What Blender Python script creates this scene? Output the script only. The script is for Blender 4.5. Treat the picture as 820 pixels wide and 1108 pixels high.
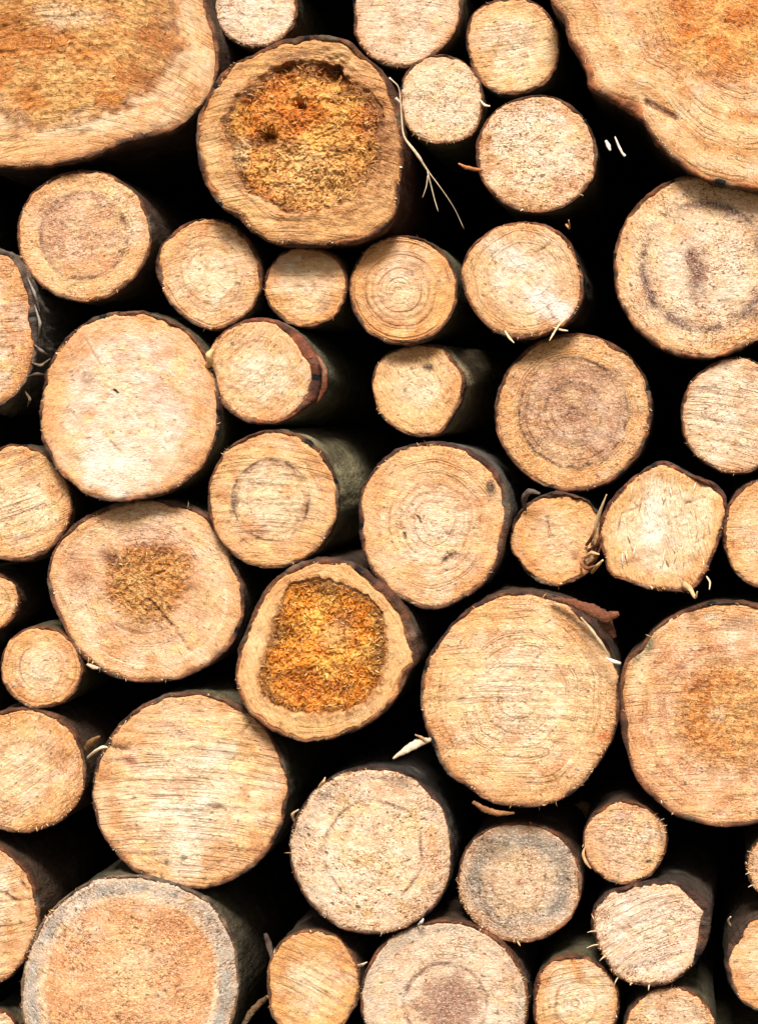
import bpy, math, random
import numpy as np
from mathutils import Vector

# ------------------------------------------------------------------ clear
for o in list(bpy.data.objects):
    bpy.data.objects.remove(o, do_unlink=True)
scn = bpy.context.scene
COL = scn.collection

# ------------------------------------------------------------------ camera
# 1 photo pixel = 1 mm on the plane of the sawn ends (y = 0).
D = 2.5                       # metres from camera to that plane
VX, VY = 770.0, 470.0         # where the logs' axes converge in the photo
Z0 = 1.05                     # height of the middle of the photo above the ground
cam_d = bpy.data.cameras.new("camera")
cam = bpy.data.objects.new("camera", cam_d)
COL.objects.link(cam)
cam.location = ((VX - 410) / 1000, -D, Z0 + (554 - VY) / 1000)
cam.rotation_euler = (math.radians(90), 0, 0)
cam_d.sensor_fit = 'VERTICAL'
cam_d.sensor_height = 24
cam_d.lens = 24 * D / 1.108
cam_d.shift_x = -(VX - 410) / 1108
cam_d.shift_y = -(554 - VY) / 1108
cam_d.clip_start = 0.05
cam_d.clip_end = 500
cam_d.dof.use_dof = True
cam_d.dof.focus_distance = D - 0.01
cam_d.dof.aperture_fstop = 5.6
scn.camera = cam

# ------------------------------------------------------------------ world, sun, exposure
SUN_EL, SUN_AZ = 48.0, 4.0      # azimuth: degrees from the camera side (-y) towards +x
w = bpy.data.worlds.new("World")
scn.world = w
w.use_nodes = True
nt = w.node_tree
nt.nodes.clear()
wo = nt.nodes.new('ShaderNodeOutputWorld')
bg = nt.nodes.new('ShaderNodeBackground')
sky = nt.nodes.new('ShaderNodeTexSky')
sky.sky_type = 'NISHITA'
sky.sun_disc = False
sky.sun_elevation = math.radians(SUN_EL)
sky.sun_rotation = math.radians(180 - SUN_AZ)
sky.air_density = 1.0
sky.dust_density = 6.0
sky.ozone_density = 0.6
bg.inputs['Strength'].default_value = 0.05
nt.links.new(sky.outputs[0], bg.inputs['Color'])
nt.links.new(bg.outputs[0], wo.inputs['Surface'])

sd = bpy.data.lights.new("sun", 'SUN')
sd.energy = 4.1
sd.angle = math.radians(16)
sd.color = (1.0, 0.96, 0.91)
sun = bpy.data.objects.new("sun", sd)
COL.objects.link(sun)
el, az = math.radians(SUN_EL), math.radians(SUN_AZ)
sdir = Vector((math.sin(az) * math.cos(el), -math.cos(az) * math.cos(el), math.sin(el)))
sun.rotation_euler = sdir.to_track_quat('Z', 'Y').to_euler()
sun.location = (0, -3, 4)

scn.view_settings.view_transform = 'Standard'
scn.view_settings.look = 'None'
scn.view_settings.gamma = 1
scn.view_settings.exposure = 0.95
scn.render.resolution_x = 757
scn.render.resolution_y = 1024

# ------------------------------------------------------------------ numpy helpers
def _hash(ix, iy, seed):
    h = (ix.astype(np.int64) * 374761393 + iy.astype(np.int64) * 668265263 + seed * 974634777) & 0xFFFFFFFF
    h = ((h ^ (h >> 13)) * 1274126177) & 0xFFFFFFFF
    h = (h ^ (h >> 16)) & 0xFFFFFFFF
    return h / 4294967295.0

def vnoise(x, y, seed=0):
    x = np.asarray(x, float); y = np.asarray(y, float)
    ix = np.floor(x); iy = np.floor(y)
    fx = x - ix; fy = y - iy
    fx = fx * fx * fx * (fx * (fx * 6 - 15) + 10); fy = fy * fy * fy * (fy * (fy * 6 - 15) + 10)
    a = _hash(ix, iy, seed); b = _hash(ix + 1, iy, seed)
    c = _hash(ix, iy + 1, seed); d = _hash(ix + 1, iy + 1, seed)
    return (a * (1 - fx) + b * fx) * (1 - fy) + (c * (1 - fx) + d * fx) * fy * 1.0

def fbm(x, y, seed=0, octs=3):          # about -1..1
    s = 0; a = 1; t = 0
    for k in range(octs):
        ca, sa = math.cos(0.6 * k + 0.3), math.sin(0.6 * k + 0.3)
        s = s + a * (vnoise((x * ca - y * sa) * 2 ** k, (x * sa + y * ca) * 2 ** k, seed + 17 * k) * 2 - 1)
        t += a; a *= 0.5
    return s / t * 1.4

def sstep(a, b, x):
    t = np.clip((x - a) / (b - a), 0, 1)
    return t * t * (3 - 2 * t)

def lin(c):
    c = np.asarray(c, float) / 255.0
    return np.where(c <= 0.04045, c / 12.92, ((c + 0.055) / 1.055) ** 2.4)

ALB = 0.72                                # photo colour -> surface colour
def base(c):
    return lin(c) * ALB

def mixc(col, c2, f):
    return col * (1 - f)[:, None] + np.asarray(c2)[None, :] * f[:, None]

def P(ox, oy, s, pts):                    # traced outline: crop coordinates -> photo pixels
    return [(ox + x / s, oy + y / s) for x, y in pts]

def wx(px, y0):                           # photo px -> world at depth y0
    return cam.location.x + (np.asarray(px) - VX) / 1000 * (D + y0) / D
def wz(py, y0):
    return cam.location.z - (np.asarray(py) - VY) / 1000 * (D + y0) / D

# ------------------------------------------------------------------ materials
def newmat(name):
    m = bpy.data.materials.new(name)
    m.use_nodes = True
    t = m.node_tree
    t.nodes.clear()
    out = t.nodes.new('ShaderNodeOutputMaterial')
    b = t.nodes.new('ShaderNodeBsdfPrincipled')
    t.links.new(b.outputs[0], out.inputs[0])
    return m, t, b

class N:
    """small helper to wire nodes"""
    def __init__(s, t): s.t = t
    def put(s, sock, v):
        if isinstance(v, bpy.types.NodeSocket): s.t.links.new(v, sock)
        else: sock.default_value = v
    def attr(s, name, out='Vector'):
        n = s.t.nodes.new('ShaderNodeAttribute'); n.attribute_name = name
        return n.outputs[out]
    def math(s, op, a, b=0.0, clamp=False):
        n = s.t.nodes.new('ShaderNodeMath'); n.operation = op; n.use_clamp = clamp
        s.put(n.inputs[0], a); s.put(n.inputs[1], b)
        return n.outputs[0]
    def noise(s, vec, scale, detail=2.0, rough=0.5, dist=0.0):
        n = s.t.nodes.new('ShaderNodeTexNoise')
        s.put(n.inputs['Vector'], vec)
        n.inputs['Scale'].default_value = scale; n.inputs['Detail'].default_value = detail
        n.inputs['Roughness'].default_value = rough; n.inputs['Distortion'].default_value = dist
        return n.outputs['Fac']
    def vscale(s, vec, xyz):
        n = s.t.nodes.new('ShaderNodeVectorMath'); n.operation = 'MULTIPLY'
        s.put(n.inputs[0], vec); n.inputs[1].default_value = xyz
        return n.outputs[0]
    def ramp(s, f, lo, hi, a=0.0, b=1.0):
        n = s.t.nodes.new('ShaderNodeMapRange'); n.interpolation_type = 'SMOOTHSTEP'
        s.put(n.inputs['Value'], f)
        n.inputs['From Min'].default_value = lo; n.inputs['From Max'].default_value = hi
        n.inputs['To Min'].default_value = a; n.inputs['To Max'].default_value = b
        return n.outputs[0]
    def mix(s, f, a, b, mode='MIX'):
        n = s.t.nodes.new('ShaderNodeMix'); n.data_type = 'RGBA'; n.blend_type = mode
        s.put(n.inputs[0], f); s.put(n.inputs[6], a); s.put(n.inputs[7], b)
        return n.outputs[2]
    def bump(s, h, dist, strength=1.0):
        n = s.t.nodes.new('ShaderNodeBump')
        n.inputs['Distance'].default_value = dist; n.inputs['Strength'].default_value = strength
        s.put(n.inputs['Height'], h)
        return n.outputs[0]

def wood_material():
    m, t, b = newmat("sawn_end_grain")
    g = N(t)
    tint = g.attr('tint', 'Color')
    pc = g.attr('pc')                       # metres, in the frame of the saw cut
    rr = g.attr('rr', 'Fac')                # metres from the pith
    amt = g.attr('amt')
    sep = t.nodes.new('ShaderNodeSeparateXYZ'); t.links.new(amt, sep.inputs[0])
    sp, saw, ring = sep.outputs
    warp = g.noise(pc, 26, 2)
    # growth rings: one dimensional noise along the distance from the pith
    rv = g.math('ADD', g.math('MULTIPLY', rr, 1.0), g.math('MULTIPLY', warp, 0.010))
    cx = t.nodes.new('ShaderNodeCombineXYZ'); t.links.new(rv, cx.inputs[0])
    r1 = g.noise(cx.outputs[0], 190, 2.5, 0.65)
    ringd = g.math('MULTIPLY', g.ramp(r1, 0.48, 0.62), g.math('MULTIPLY', ring, g.ramp(g.noise(pc, 24, 2), 0.38, 0.6, 0.1, 1.15)))
    # saw lines
    sv = g.noise(g.vscale(pc, (16, 360, 1)), 1.0, 3, 0.6, 0.3)
    sawd = g.math('MULTIPLY', g.ramp(sv, 0.50, 0.64), g.math('MULTIPLY', saw, g.ramp(g.noise(pc, 26, 2), 0.40, 0.6, 0.12, 1.15)))
    # fuzzy torn fibre, dark pores
    f1 = g.noise(g.vscale(pc, (0.55, 1.0, 1)), 360, 3, 0.75, 1.6)
    dens = g.ramp(g.noise(pc, 24, 2), 0.36, 0.6, 0.35, 1.0)
    spk = g.math('MULTIPLY', g.ramp(f1, 0.505, 0.59), g.math('MULTIPLY', g.math('ADD', sp, 0.12), dens))
    f2 = g.noise(g.vscale(pc, (0.8, 1.0, 1)), 520, 2, 0.6, 0.6)
    pale = g.math('MULTIPLY', g.ramp(f2, 0.50, 0.62), g.math('ADD', g.math('MULTIPLY', sp, 0.6), 0.12))
    por = g.ramp(g.noise(g.vscale(pc, (0.7, 1.0, 1)), 210, 1, 0.5, 0.3), 0.66, 0.72)
    big = g.noise(pc, 55, 4, 0.65)
    col = g.mix(g.ramp(big, 0.35, 0.68, 0.0, 0.38), tint, g.mix(1.0, tint, (0.86, 0.66, 0.44, 1), 'MULTIPLY'))
    col = g.mix(pale, col, g.mix(0.5, col, (0.86, 0.76, 0.60, 1)))
    col = g.mix(g.math('MULTIPLY', ringd, 0.55), col, g.mix(1.0, col, (0.55, 0.36, 0.22, 1), 'MULTIPLY'))
    col = g.mix(g.math('MULTIPLY', sawd, 0.62), col, g.mix(1.0, col, (0.60, 0.40, 0.24, 1), 'MULTIPLY'))
    col = g.mix(g.math('MULTIPLY', spk, 0.95), col, g.mix(1.0, col, (0.36, 0.22, 0.12, 1), 'MULTIPLY'))
    col = g.mix(g.math('MULTIPLY', por, g.math('ADD', g.math('MULTIPLY', sp, 0.4), 0.35)), col, (0.05, 0.03, 0.018, 1))
    rot = g.attr('rot', 'Fac')
    ra = g.noise(g.vscale(pc, (0.7, 1.0, 1)), 230, 4, 0.72, 0.5)
    rotm = g.math('MULTIPLY', rot, g.ramp(ra, 0.53, 0.40))
    col = g.mix(g.math('MULTIPLY', rotm, 0.9), col, g.mix(1.0, col, (0.50, 0.32, 0.17, 1), 'MULTIPLY'))
    t.links.new(col, b.inputs['Base Color'])
    b.inputs['Roughness'].default_value = 0.72
    b.inputs['Specular IOR Level'].default_value = 0.25
    h = g.math('SUBTRACT', g.math('ADD', g.math('MULTIPLY', g.math('MULTIPLY', rot, ra), 2.5), g.math('MULTIPLY', f1, -0.8)), g.math('ADD', g.math('MULTIPLY', sawd, 0.9), g.math('MULTIPLY', ringd, 0.4)))
    h_old = g.math('SUBTRACT', g.math('ADD', g.math('MULTIPLY', pale, 0.6), g.math('MULTIPLY', f1, -0.8)), g.math('ADD', g.math('MULTIPLY', sawd, 0.9), g.math('MULTIPLY', ringd, 0.4)))
    t.links.new(g.bump(h, 0.0026, 1.0), b.inputs['Normal'])
    return m

def rot_material():
    m, t, b = newmat("rotten_heart_wood")
    g = N(t)
    tint = g.attr('tint', 'Color'); pc = g.attr('pc')
    a = g.noise(g.vscale(pc, (0.7, 1.0, 1)), 150, 4, 0.68, 1.8)
    c = g.noise(g.vscale(pc, (0.5, 1.0, 1)), 420, 2, 0.6, 0.8)
    big = g.noise(pc, 40, 3, 0.6)
    col = g.mix(g.ramp(a, 0.34, 0.52), g.mix(1.0, tint, (0.50, 0.31, 0.13, 1), 'MULTIPLY'), tint)
    col = g.mix(g.ramp(c, 0.55, 0.72, 0.0, 0.55), col, g.mix(0.55, col, (0.85, 0.58, 0.24, 1)))
    col = g.mix(g.ramp(big, 0.5, 0.68, 0.0, 0.45), col, g.mix(1.0, col, (0.72, 0.48, 0.28, 1), 'MULTIPLY'))
    t.links.new(col, b.inputs['Base Color'])
    b.inputs['Roughness'].default_value = 0.5
    b.inputs['Specular IOR Level'].default_value = 0.4
    t.links.new(g.bump(g.math('ADD', a, g.math('MULTIPLY', c, 0.6)), 0.0035, 1.0), b.inputs['Normal'])
    return m

def bark_material():
    m, t, b = newmat("bark")
    g = N(t)
    tint = g.attr('tint', 'Color')
    tc = t.nodes.new('ShaderNodeTexCoord'); ob = tc.outputs['Object']
    a = g.noise(ob, 60, 5, 0.65, 0.4)
    c = g.noise(g.vscale(ob, (1, 0.35, 1)), 260, 3, 0.6, 0.5)
    l = g.noise(ob, 22, 3, 0.6)
    col = g.mix(g.ramp(a, 0.35, 0.65, 0.0, 0.75), tint, g.mix(1.0, tint, (0.45, 0.42, 0.36, 1), 'MULTIPLY'))
    col = g.mix(g.ramp(l, 0.54, 0.66, 0.0, 0.45), col, g.mix(0.5, col, (0.20, 0.19, 0.13, 1)))
    col = g.mix(g.ramp(c, 0.58, 0.70, 0.0, 0.6), col, g.mix(1.0, col, (0.35, 0.28, 0.22, 1), 'MULTIPLY'))
    t.links.new(col, b.inputs['Base Color'])
    b.inputs['Roughness'].default_value = 0.75
    b.inputs['Specular IOR Level'].default_value = 0.3
    t.links.new(g.bump(g.math('ADD', a, c), 0.0025, 0.9), b.inputs['Normal'])
    return m

def fibre_material():
    m, t, b = newmat("torn_fibre")
    g = N(t)
    tint = g.attr('tint', 'Color')
    tc = t.nodes.new('ShaderNodeTexCoord')
    a = g.noise(tc.outputs['Object'], 400, 2)
    t.links.new(g.mix(g.ramp(a, 0.35, 0.65, 0.0, 0.5), tint, g.mix(1.0, tint, (0.7, 0.58, 0.45, 1), 'MULTIPLY')), b.inputs['Base Color'])
    b.inputs['Roughness'].default_value = 0.7
    b.inputs['Specular IOR Level'].default_value = 0.25
    return m

def soil_material():
    m, t, b = newmat("soil")
    g = N(t)
    tc = t.nodes.new('ShaderNodeTexCoord'); ob = tc.outputs['Object']
    a = g.noise(ob, 9, 6, 0.7); c = g.noise(ob, 1.2, 3)
    col = g.mix(g.ramp(a, 0.35, 0.65), (0.05, 0.035, 0.022, 1), (0.13, 0.10, 0.065, 1))
    col = g.mix(g.ramp(c, 0.45, 0.6, 0.0, 0.7), col, (0.06, 0.075, 0.03, 1))
    t.links.new(col, b.inputs['Base Color'])
    b.inputs['Roughness'].default_value = 0.95
    t.links.new(g.bump(a, 0.02, 1.0), b.inputs['Normal'])
    return m

M_WOOD, M_ROT, M_BARK, M_FIB, M_SOIL = wood_material(), rot_material(), bark_material(), fibre_material(), soil_material()

# ------------------------------------------------------------------ mesh builder
def make_mesh(name, co, quads=None, tris=None, mat=None, tint=None, attrs=None, parent=None, loc=None, smooth=True):
    me = bpy.data.meshes.new(name)
    co = np.asarray(co, np.float32)
    faces = []
    nq = 0 if quads is None else len(quads)
    ntri = 0 if tris is None else len(tris)
    me.vertices.add(len(co)); me.vertices.foreach_set('co', co.ravel())
    loops = []
    if nq: loops.append(np.asarray(quads, np.int32).ravel())
    if ntri: loops.append(np.asarray(tris, np.int32).ravel())
    lp = np.concatenate(loops)
    me.loops.add(len(lp)); me.loops.foreach_set('vertex_index', lp)
    st = np.concatenate([np.arange(nq) * 4, nq * 4 + np.arange(ntri) * 3]).astype(np.int32)
    me.polygons.add(nq + ntri); me.polygons.foreach_set('loop_start', st)
    me.polygons.foreach_set('use_smooth', np.full(nq + ntri, smooth))
    me.update(calc_edges=True)
    if tint is not None:
        a = me.color_attributes.new('tint', 'FLOAT_COLOR', 'POINT')
        c4 = np.ones((len(co), 4), np.float32); c4[:, :3] = np.clip(tint, 0, 1)
        a.data.foreach_set('color', c4.ravel())
    for k, v in (attrs or {}).items():
        v = np.asarray(v, np.float32)
        if v.ndim == 1:
            a = me.attributes.new(k, 'FLOAT', 'POINT'); a.data.foreach_set('value', v)
        else:
            a = me.attributes.new(k, 'FLOAT_VECTOR', 'POINT'); a.data.foreach_set('vector', v.ravel())
    me.validate()
    if mat: me.materials.append(mat)
    o = bpy.data.objects.new(name, me)
    COL.objects.link(o)
    if parent: o.parent = parent
    if loc is not None: o.location = loc
    return o

def grid_faces(rows, ns, centre=None, off=0):
    """rows rings of ns verts (closed round), optionally a fan to vertex `centre` from row 0"""
    i = np.arange(ns); j = (i + 1) % ns
    q = []
    for r in range(rows - 1):
        a = off + r * ns; b = a + ns
        q.append(np.stack([a + i, a + j, b + j, b + i], 1))
    q = np.concatenate(q)
    tr = None
    if centre is not None:
        tr = np.stack([np.full(ns, centre), off + j, off + i], 1)
    return q, tr

def radial(pts, c, ns, rag=0.0, seed=0):
    """outline points -> radius at ns equally spaced angles round c (periodic Catmull-Rom)"""
    a = np.array([math.atan2(-(y - c[1]), x - c[0]) for x, y in pts])
    r = np.array([math.hypot(x - c[0], y - c[1]) for x, y in pts])
    o = np.argsort(a); a = a[o]; r = r[o]
    n = len(a)
    th = np.linspace(-math.pi, math.pi, ns, endpoint=False)
    A = np.concatenate([a[-2:] - 2 * math.pi, a, a[:3] + 2 * math.pi])
    R = np.concatenate([r[-2:], r, r[:3]])
    k = np.clip(np.searchsorted(A, th, 'right') - 1, 1, len(A) - 3)
    t = (th - A[k]) / (A[k + 1] - A[k])
    m0 = (R[k + 1] - R[k - 1]) / (A[k + 1] - A[k - 1]) * (A[k + 1] - A[k])
    m1 = (R[k + 2] - R[k]) / (A[k + 2] - A[k]) * (A[k + 1] - A[k])
    rad = (2*t**3 - 3*t**2 + 1) * R[k] + (t**3 - 2*t**2 + t) * m0 + (-2*t**3 + 3*t**2) * R[k + 1] + (t**3 - t**2) * m1
    return th, rad

def ell(cx, cy, rx, ry, seed=0, rot=0, wob=0.018):
    rng = random.Random(seed * 7 + 3)
    ph = [rng.uniform(0, 6.28) for _ in range(4)]
    am = [rng.uniform(0.4, 1) * wob for _ in range(4)]
    pts = []
    for k in range(20):
        a = k / 20 * 2 * math.pi
        f = 1 + sum(am[i] * math.sin((i + 2) * a + ph[i]) / (1 + 0.4 * i) for i in range(4))
        x = rx * f * math.cos(a); y = ry * f * math.sin(a)
        cr, sr = math.cos(rot), math.sin(rot)
        pts.append((cx + x * cr - y * sr, cy + x * sr + y * cr))
    return pts

def slivers(rng, pos, direc, length, width, curl=0.3, cols=None):
    """many tapered, slightly curled splinters: pos, direc (n,3); returns co, tris, tint"""
    n = len(pos)
    direc = direc / (np.linalg.norm(direc, axis=1)[:, None] + 1e-9)
    ref = rng.normal(size=(n, 3)); s = np.cross(direc, ref); s /= np.linalg.norm(s, axis=1)[:, None] + 1e-9
    u = np.cross(direc, s)
    co = np.zeros((n, 7, 3))
    for k, (t, wd) in enumerate(((0, 0.7), (0.55, 1.0))):
        ctr = pos + direc * (length * t)[:, None] + s * (curl * length * t * t)[:, None]
        for j in range(3):
            a = j * 2.094
            co[:, k * 3 + j] = ctr + (s * math.cos(a) * 0.45 + u * math.sin(a)) * (width * wd)[:, None]
    co[:, 6] = pos + direc * length[:, None] + s * (curl * length)[:, None]
    T = []
    for j in range(3):
        k = (j + 1) % 3
        T += [(j, k, 3 + k), (j, 3 + k, 3 + j), (3 + j, 3 + k, 6)]
    T = np.array(T)
    tr = (np.arange(n) * 7)[:, None, None] + T[None]
    return co.reshape(-1, 3), tr.reshape(-1, 3), np.repeat(cols, 7, axis=0)

# ------------------------------------------------------------------ one log
PALE = (246, 216, 184); CREAM = (242, 202, 156); TAN = (230, 178, 122); ORNG = (224, 160, 96)
GREYW = (205, 186, 164); PINK = (236, 196, 164); BROWN = (196, 146, 100)
B_GREEN = (104, 96, 70); B_BROWN = (92, 70, 52); B_GREY = (110, 104, 94); B_RED = (120, 72, 48)
ALL = []

def build_log(outl, y0=0.0, label='', st=None, cat='log', group=None, lo=False):
    y0 = y0 if y0 > .1 else y0 * 0.7
    st = st or {}
    idx = len(ALL) + 1
    rng = np.random.default_rng(1000 + idx); sd_ = idx * 31
    pts = np.array(outl)
    # pith / centre: polygon centroid
    x, y = pts[:, 0], pts[:, 1]; xn, yn = np.roll(x, -1), np.roll(y, -1)
    cr = x * yn - xn * y; A = cr.sum() / 2
    cen = (((x + xn) * cr).sum() / (6 * A), ((y + yn) * cr).sum() / (6 * A))
    pith = st.get('pith', cen)
    rmean = math.sqrt(abs(A) / math.pi)
    tb = st.get('bark', 3.2)                           # bark thickness, px
    ns = 72 if lo else int(min(300, max(130, rmean * 2.2)))
    nr = 10 if lo else int(min(90, max(34, rmean * 0.62)))
    th, ro = radial(outl, pith, ns)
    cth, sth = np.cos(th), np.sin(th)
    rag = st.get('rag', 0.8)
    per = np.concatenate([th])
    ux, uy = cth * rmean, sth * rmean
    ro_s = ro.copy()
    ro = ro + fbm(ux / 9, uy / 9, sd_, 2) * 0.6
    tbv = tb * (0.68 + 0.5 * fbm(ux / 20, uy / 20, sd_ + 5, 2) + .22 * fbm(ux / 6, uy / 6, sd_ + 55, 2)) + st.get('bark_var', 0) * np.clip(fbm(ux / 30, uy / 30, sd_ + 9, 2), 0, 1)
    for (ang, wid, amp) in st.get('thick', []):        # locally thick bark (degrees, degrees, px)
        d = np.abs((np.degrees(th) - ang + 180) % 360 - 180)
        tbv = tbv + amp * np.exp(-(d / wid) ** 2)
    tbv = np.clip(tbv, 0.8, None)
    rf = ro - tbv + rag * .8 * fbm(ux / 2.5, uy / 2.5, sd_ + 2, 2)
    k = (D + y0) / D / 1000
    root = bpy.data.objects.new('log', None)
    root.empty_display_size = 0.05
    COL.objects.link(root)
    loc = Vector((float(wx(cen[0], y0)), y0, float(wz(cen[1], y0))))
    root.location = loc
    root['label'] = label; root['category'] = cat
    root['group'] = group or 'cut logs stacked in the woodpile'
    tilt = st.get('tilt', (rng.normal() * 0.018, rng.normal() * 0.018))
    sawa = math.radians(st.get('sawdir', rng.uniform(-12, 12)))
    off = rng.uniform(-50, 50, 2)
    curv = rng.choice([-1, 1]) * rng.uniform(0.8, 3.0)

    def facez(px, py, rn, relief, heart=False):
        """depth (m) of the sawn surface: negative is towards the camera"""
        lx = (px - cen[0]) * k; lz = -(py - cen[1]) * k
        d = tilt[0] * lx + tilt[1] * lz
        u = px * math.cos(sawa) + py * math.sin(sawa); v = -px * math.sin(sawa) + py * math.cos(sawa)
        d = d + 0.0006 * relief * fbm(px / 4, py / 4, sd_ + 3, 2) + 0.0012 * relief * fbm(px / 22, py / 22, sd_ + 4, 2)
        d = d + 0.0009 * st.get('saw', 0.5) * fbm(u / 60, v / 5, sd_ + 6, 2)
        return d

    def colour(px, py, rn):
        c1, c2 = base(st.get('c', CREAM)), base(st.get('core', st.get('c', CREAM)))
        cr_ = st.get('core_r', 0.5)
        n1 = fbm(px / 28, py / 28, sd_ + 11, 3); n2 = fbm(px / 9, py / 9, sd_ + 12, 2); n3 = fbm(px / 70, py / 70, sd_ + 13, 2)
        cs_ = st.get('core_s', .10)
        f = 1 - sstep(cr_ - cs_, cr_ + cs_, rn + (0.06 * n1 + 0.03 * n2) * min(1, cs_ / .06))
        col = np.tile(c1, (len(px), 1)); col = mixc(col, c2, f)
        col = mixc(col, base(ORNG), np.clip(0.22 * n3 + 0.16 * n1, 0, 0.5) * st.get('var', 1.0))
        col = mixc(col, base((255, 238, 216)), np.clip(-0.5 * n3 - 0.35 * n2 - .04, 0, 0.7) * st.get('var', 1.0))
        n4 = fbm(px / 38 + 9, py / 30, sd_ + 14, 3); n5 = fbm(px / 17, py / 13, sd_ + 15, 3); n6 = fbm(px / 20, py / 24, sd_ + 16, 3)
        va = st.get('var', 1.0)
        col = mixc(col, base((246, 206, 172)), np.clip(1.2 * n4 - .05, 0, 0.7) * va)
        col = mixc(col, base((246, 206, 138)), np.clip(1.2 * n5 - .1, 0, 0.65) * va)
        col = mixc(col, base((214, 142, 78)), np.clip(1.2 * n6 - .22, 0, 0.65) * va)
        col = mixc(col, base((228, 158, 92)), sstep(0.60, 1.0, rn + 0.14 * n1) * 0.45 * va)
        col = mixc(col, base((255, 234, 206)), (1 - sstep(0.15, 0.85, rn + 0.25 * n4 + .12 * n5)) * st.get('white', 0.38) * va)  # paler wood in the middle, with the face's highlight painted in
        # warmer sapwood right under the bark
        col = mixc(col, base(st.get('rim', (214, 150, 88))), sstep(0.90, 1.0, rn + 0.03 * n1) * 0.55)
        for (r0, wd, cc, am) in st.get('halo', []):
            g_ = np.exp(-((rn + 0.025 * n1 + 0.012 * n2 - r0) / wd) ** 2) * np.clip(0.72 + 0.7 * n1 + .5 * n2, .15, 1.2)
            col = mixc(col, base(cc), np.clip(g_ * am * 1.35, 0, 1))
        if zone is not None:
            zm = zmask(px, py)
            zc = np.tile(base(st['hc']), (len(px), 1)); zc = mixc(zc, base(st['hc2']), np.clip(0.45 + 1.1 * n1 + .4 * n2, 0, 1))
            col = mixc(col, [0, 0, 0], zm) + zc * zm[:, None]
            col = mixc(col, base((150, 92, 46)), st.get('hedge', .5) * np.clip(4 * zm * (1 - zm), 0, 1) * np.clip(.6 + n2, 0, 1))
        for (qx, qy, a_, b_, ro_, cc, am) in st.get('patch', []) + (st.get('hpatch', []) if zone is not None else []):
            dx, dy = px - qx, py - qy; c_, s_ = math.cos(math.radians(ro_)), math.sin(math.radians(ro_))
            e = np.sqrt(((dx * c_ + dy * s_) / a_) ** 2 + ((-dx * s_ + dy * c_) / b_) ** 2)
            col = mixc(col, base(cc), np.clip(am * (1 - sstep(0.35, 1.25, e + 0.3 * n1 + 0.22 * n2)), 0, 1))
        for (x0, y0_, x1, y1, wd, cc, am) in st.get('crack', []):
            vx, vy = x1 - x0, y1 - y0_; L2 = vx * vx + vy * vy
            t = np.clip(((px - x0) * vx + (py - y0_) * vy) / L2, 0, 1)
            dd = np.hypot(px - x0 - t * vx + 1.2 * n2, py - y0_ - t * vy + 1.2 * n2)
            col = mixc(col, base(cc), am * (1 - sstep(wd * 0.4, wd, dd)))
        return col

    zone = st.get('zone')
    if zone is not None: _, zr = radial(zone, pith, 180)
    def zmask(px, py):
        if zone is None: return np.zeros(len(px))
        a = np.arctan2(-(py - pith[1]), px - pith[0]); R = np.hypot(px - pith[0], py - pith[1])
        z = np.interp(a, np.linspace(-math.pi, math.pi, 180, endpoint=False), zr, period=2 * math.pi)
        q = R / z + 0.10 * fbm(px / 13, py / 13, sd_ + 81, 3)
        s = st.get('zsoft', .08)
        return 1 - sstep(1 - s, 1 + s, q)

    def common(px, py):
        u = (px * math.cos(sawa) + py * math.sin(sawa)) / 1000; v = (-px * math.sin(sawa) + py * math.cos(sawa)) / 1000
        uc = u - (cen[0] * math.cos(sawa) + cen[1] * math.sin(sawa)) / 1000
        v = v + curv * uc * uc
        return np.stack([u + off[0], v + off[1], np.full(len(px), idx * 3.7)], 1)

    # ---- sawn face (and a rotten heart as its own part)
    heart = st.get('heart')
    if heart is not None:
        _, rh = radial(heart, pith, ns)
        rh = rh + 2.6 * fbm(ux / 7, uy / 7, sd_ + 21, 3)
        r_in = rh
        inner = 0.0
    else:
        r_in = None
    relief = st.get('relief', 1.0)
    rows = []
    if r_in is None:
        fr = ((np.arange(nr) + 1) / nr) ** 0.85
        R_ = fr[:, None] * rf[None, :]
    else:
        nr2 = max(26, int(nr * 0.6)); fr = np.linspace(0, 1, nr2)
        R_ = r_in[None, :] * (1 - fr)[:, None] + rf[None, :] * fr[:, None]
        nr = nr2
    px = pith[0] + R_ * cth; py = pith[1] - R_ * sth
    rn = (R_ / rf[None, :]); rs = (R_ / (ro_s - tb)[None, :]).ravel()
    if r_in is None: rs = np.concatenate([rs, [0]])
    if r_in is None:
        px = np.concatenate([px.ravel(), [pith[0]]]); py = np.concatenate([py.ravel(), [pith[1]]]); rn = np.concatenate([rn.ravel(), [0]])
        cidx = nr * ns
    else:
        px, py, rn = px.ravel(), py.ravel(), rn.ravel(); cidx = None
    if heart is not None:
        ang_ = np.concatenate([np.tile(th, nr)])
        bw = np.full(ns, 3.0)
        for (ba, bwid, bpx) in st.get('bleed', []):
            bw = bw + bpx * np.exp(-((((np.degrees(th) - ba) + 180) % 360 - 180) / bwid) ** 2)
        dist = (R_ - r_in[None, :]).ravel()
        bleed = np.exp(-(dist / np.tile(bw, nr)) ** 1.5 - .05) * (0.8 + 0.5 * fbm(px / 7, py / 7, sd_ + 90, 2))
        bleed = np.clip(bleed, 0, 1) * sstep(1.0, .93, rn)
    else: bleed = np.zeros(len(px))
    d = facez(px, py, rn, relief)
    # rolled, slightly broken edge
    d = d + 0.0022 * sstep(0.965, 1.0, rn)
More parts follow.
